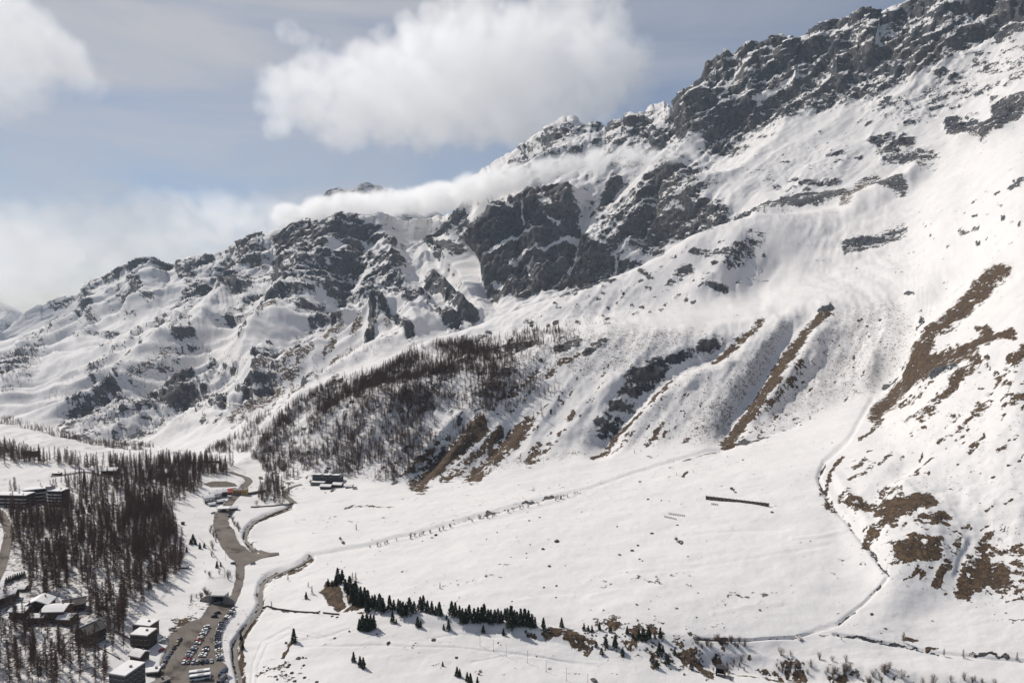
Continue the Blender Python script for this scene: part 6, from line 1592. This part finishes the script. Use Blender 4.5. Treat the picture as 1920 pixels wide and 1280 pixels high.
def cloud(name, label, blobs, Y, dens, nscale, voxel, soft=0.45, ragged=1.3, ysq=0.7, seed=0, flat=1.0):
    """blobs: (column, row, radius in px[, depth offset m]) as seen from the camera station"""
    rng = np.random.default_rng(seed + 100)
    P, Rr = [], []
    Rs = [b[2] * (Y + (b[3] if len(b) > 3 else 0)) / F for b in blobs]
    ru = 0.45 * float(np.median(Rs))
    for b, R0 in zip(blobs, Rs):
        px, py, r = b[:3]; Yb = Y + (b[3] if len(b) > 3 else 0)
        X0, Y0, Z0 = unproj_Y(px, py, Yb)
        rf = max(R0 - 0.55 * ru, 0.05 * R0)
        n = int(4 + 5.0 * (rf / ru) ** 3 * 4)
        v = rng.normal(size=(n, 3)); v /= np.linalg.norm(v, axis=1)[:, None]
        v *= (rng.uniform(size=n) ** (1 / 3))[:, None] * rf
        P += [(X0 + a, Y0 + c * ysq * 1.4, Z0 + e * flat) for a, c, e in v]; Rr += [ru] * n
    P = np.array(P); Rr = np.array(Rr)
    me = bpy.data.meshes.new(name); me.from_pydata([tuple(map(float, p)) for p in P], [], [])
    at = me.attributes.new('rad', 'FLOAT', 'POINT'); at.data.foreach_set('value', Rr.astype(np.float32))
    o = link(name, me); me.materials.append(cloud_mat)
    lo = (P - Rr[:, None] * 1.25).min(0); hi = (P + Rr[:, None] * 1.25).max(0)
    ng = bpy.data.node_groups.new(name, 'GeometryNodeTree')
    ng.interface.new_socket('Geometry', in_out='INPUT', socket_type='NodeSocketGeometry')
    ng.interface.new_socket('Geometry', in_out='OUTPUT', socket_type='NodeSocketGeometry')
    n, l = ng.nodes, ng.links
    gi = n.new('NodeGroupInput'); go = n.new('NodeGroupOutput')
    pos = n.new('GeometryNodeInputPosition')
    sn_ = n.new('GeometryNodeSampleNearest'); sn_.domain = 'POINT'
    l.new(gi.outputs[0], sn_.inputs['Geometry'])
    ra = n.new('GeometryNodeInputNamedAttribute'); ra.data_type = 'FLOAT'; ra.inputs['Name'].default_value = 'rad'
    s1 = n.new('GeometryNodeSampleIndex'); s1.data_type = 'FLOAT'; s1.domain = 'POINT'
    l.new(gi.outputs[0], s1.inputs['Geometry']); l.new(ra.outputs['Attribute'], s1.inputs['Value']); l.new(sn_.outputs[0], s1.inputs['Index'])
    s2 = n.new('GeometryNodeSampleIndex'); s2.data_type = 'FLOAT_VECTOR'; s2.domain = 'POINT'
    l.new(gi.outputs[0], s2.inputs['Geometry']); l.new(pos.outputs[0], s2.inputs['Value']); l.new(sn_.outputs[0], s2.inputs['Index'])
    dv = n.new('ShaderNodeVectorMath'); dv.operation = 'DISTANCE'
    l.new(pos.outputs[0], dv.inputs[0]); l.new(s2.outputs['Value'], dv.inputs[1])
    def M(op, a, b):
        q = n.new('ShaderNodeMath'); q.operation = op
        for i, v in enumerate((a, b)):
            if isinstance(v, (int, float)): q.inputs[i].default_value = v
            else: l.new(v, q.inputs[i])
        return q.outputs[0]
    val = M('SUBTRACT', 1.0, M('DIVIDE', dv.outputs['Value'], s1.outputs['Value']))
    off = n.new('ShaderNodeVectorMath'); off.operation = 'ADD'; off.inputs[1].default_value = (seed * 977.0, 0, 0)
    l.new(pos.outputs[0], off.inputs[0])
    sc_ = n.new('ShaderNodeVectorMath'); sc_.operation = 'MULTIPLY'; sc_.inputs[1].default_value = (nscale, nscale, nscale / max(flat, 0.5))
    l.new(off.outputs[0], sc_.inputs[0])
    no = n.new('ShaderNodeTexNoise'); no.inputs['Scale'].default_value = 1.0; no.inputs['Detail'].default_value = 7; no.inputs['Roughness'].default_value = 0.58
    l.new(sc_.outputs[0], no.inputs['Vector'])
    fac = next(s for s in no.outputs if s.name in ('Fac', 'Factor') )
    v2 = M('ADD', val, M('MULTIPLY', M('SUBTRACT', fac, 0.52), ragged))
    mr = n.new('ShaderNodeMapRange'); mr.interpolation_type = 'SMOOTHSTEP'
    mr.inputs['From Min'].default_value = 0.12; mr.inputs['From Max'].default_value = 0.12 + soft * 0.8
    mr.inputs['To Max'].default_value = dens
    l.new(v2, mr.inputs['Value'])
    vc = n.new('GeometryNodeVolumeCube')
    l.new(mr.outputs[0], vc.inputs['Density'])
    vc.inputs['Min'].default_value = tuple(map(float, lo)); vc.inputs['Max'].default_value = tuple(map(float, hi))
    for ax, k in zip('XYZ', range(3)):
        vc.inputs['Resolution ' + ax].default_value = max(8, int((hi[k] - lo[k]) / (voxel * (2.2 if ax == 'Y' else 1))))
    sm = n.new('GeometryNodeSetMaterial'); sm.inputs['Material'].default_value = cloud_mat
    l.new(vc.outputs[0], sm.inputs['Geometry']); l.new(sm.outputs[0], go.inputs[0])
    md = o.modifiers.new('vapour', 'NODES'); md.node_group = ng
    tag(o, label, 'cloud', kind='stuff')
    return o

cloud('cloud', 'large white cumulus hanging over the high snowy peaks', [
    (560,185,70),(640,188,90),(720,178,96),(800,165,104),(880,158,112),(960,158,112),(1040,150,104),(1110,142,88),(1165,150,64),(860,212,60),(900,105,80),(980,90,70),
    (530,212,46),(780,215,66),(1000,212,62),(1080,205,56)], 5600, 0.0021, 0.0044, 14, soft=0.55, ragged=2.7, seed=1, ysq=1.4)
cloud('cloud', 'ragged cloud scraps drifting above the large cumulus', [
    (830,30,48),(900,10,54),(960,40,40),(770,52,32),(715,60,24),(1040,20,56),(1110,20,66),(1150,50,40),(1090,70,38),(1010,55,40)], 6000, 0.0024, 0.0046, 16, soft=0.8, ragged=2.9, seed=2, ysq=1.0)
cloud('cloud', 'small torn wisp of cloud alone in the blue sky', [(540,58,26),(562,72,22),(590,80,18),(612,84,12)], 5600, 0.0022, 0.008, 20, soft=0.9, ragged=2.4, seed=3)
cloud('cloud', 'white cumulus reaching in over the open valley end', [(-60,60,120),(30,80,88),(80,110,72),(125,140,54),(168,165,32),(-20,150,78),(60,150,52),(0,20,70)], 5200, 0.0014, 0.0042, 15, soft=0.65, ragged=2.4, seed=4, ysq=1.1)
cloud('cloud', 'long white cloud bank lying behind the left ridge', [
    (-120,470,120),(-20,455,90),(60,470,86),(150,445,84),(250,432,74),(340,418,70),(420,415,62),(500,415,56),(570,412,48),(60,540,60),(-60,560,66),(160,510,60),(260,480,54),(380,455,52),(470,440,44),
    (330,390,44),(230,400,44),(140,400,40),(40,420,60),(420,390,40),(520,392,36)], 4900, 0.0012, 0.0042, 18, soft=0.7, ragged=1.9, seed=5, ysq=2.8, flat=0.8)
cloud('cloud', 'low cloud tongue trailing along the cliffs under the peaks', [
    (540,402,34,600),(600,394,40,560),(660,386,44,540),(720,382,46,520),(780,378,46,450),(830,370,46,250),(880,358,44,0),(925,344,40,-120),(970,330,36,-200),(1020,320,34,-260),(1070,310,32,-280),(1120,300,34,-300),(1170,298,32,-320),(1215,296,27,-340),(1255,290,20,-360),(1285,281,14,-380)], 2950, 0.020, 0.0085, 11, soft=0.9, ragged=1.9, seed=6, ysq=.8, flat=0.6)

# ------------------------------------------------------------------ thin air haze round the whole place
hz_m = bpy.data.materials.new('thin_haze'); hz_m.use_nodes = True
hn_, hl_ = hz_m.node_tree.nodes, hz_m.node_tree.links
hn_.clear()
ho_ = hn_.new('ShaderNodeOutputMaterial'); hv_ = hn_.new('ShaderNodeVolumePrincipled')
hv_.inputs['Color'].default_value = (0.70, 0.83, 0.98, 1)
hv_.inputs['Density'].default_value = 2.6e-5
hv_.inputs['Anisotropy'].default_value = 0.1
hl_.new(hv_.outputs[0], ho_.inputs['Volume'])
hzo = MB().box(-8200, 8200, -600, 7600, -900, 1900).build('haze', hz_m)
tag(hzo, 'thin pale haze filling the valley air', kind='stuff')
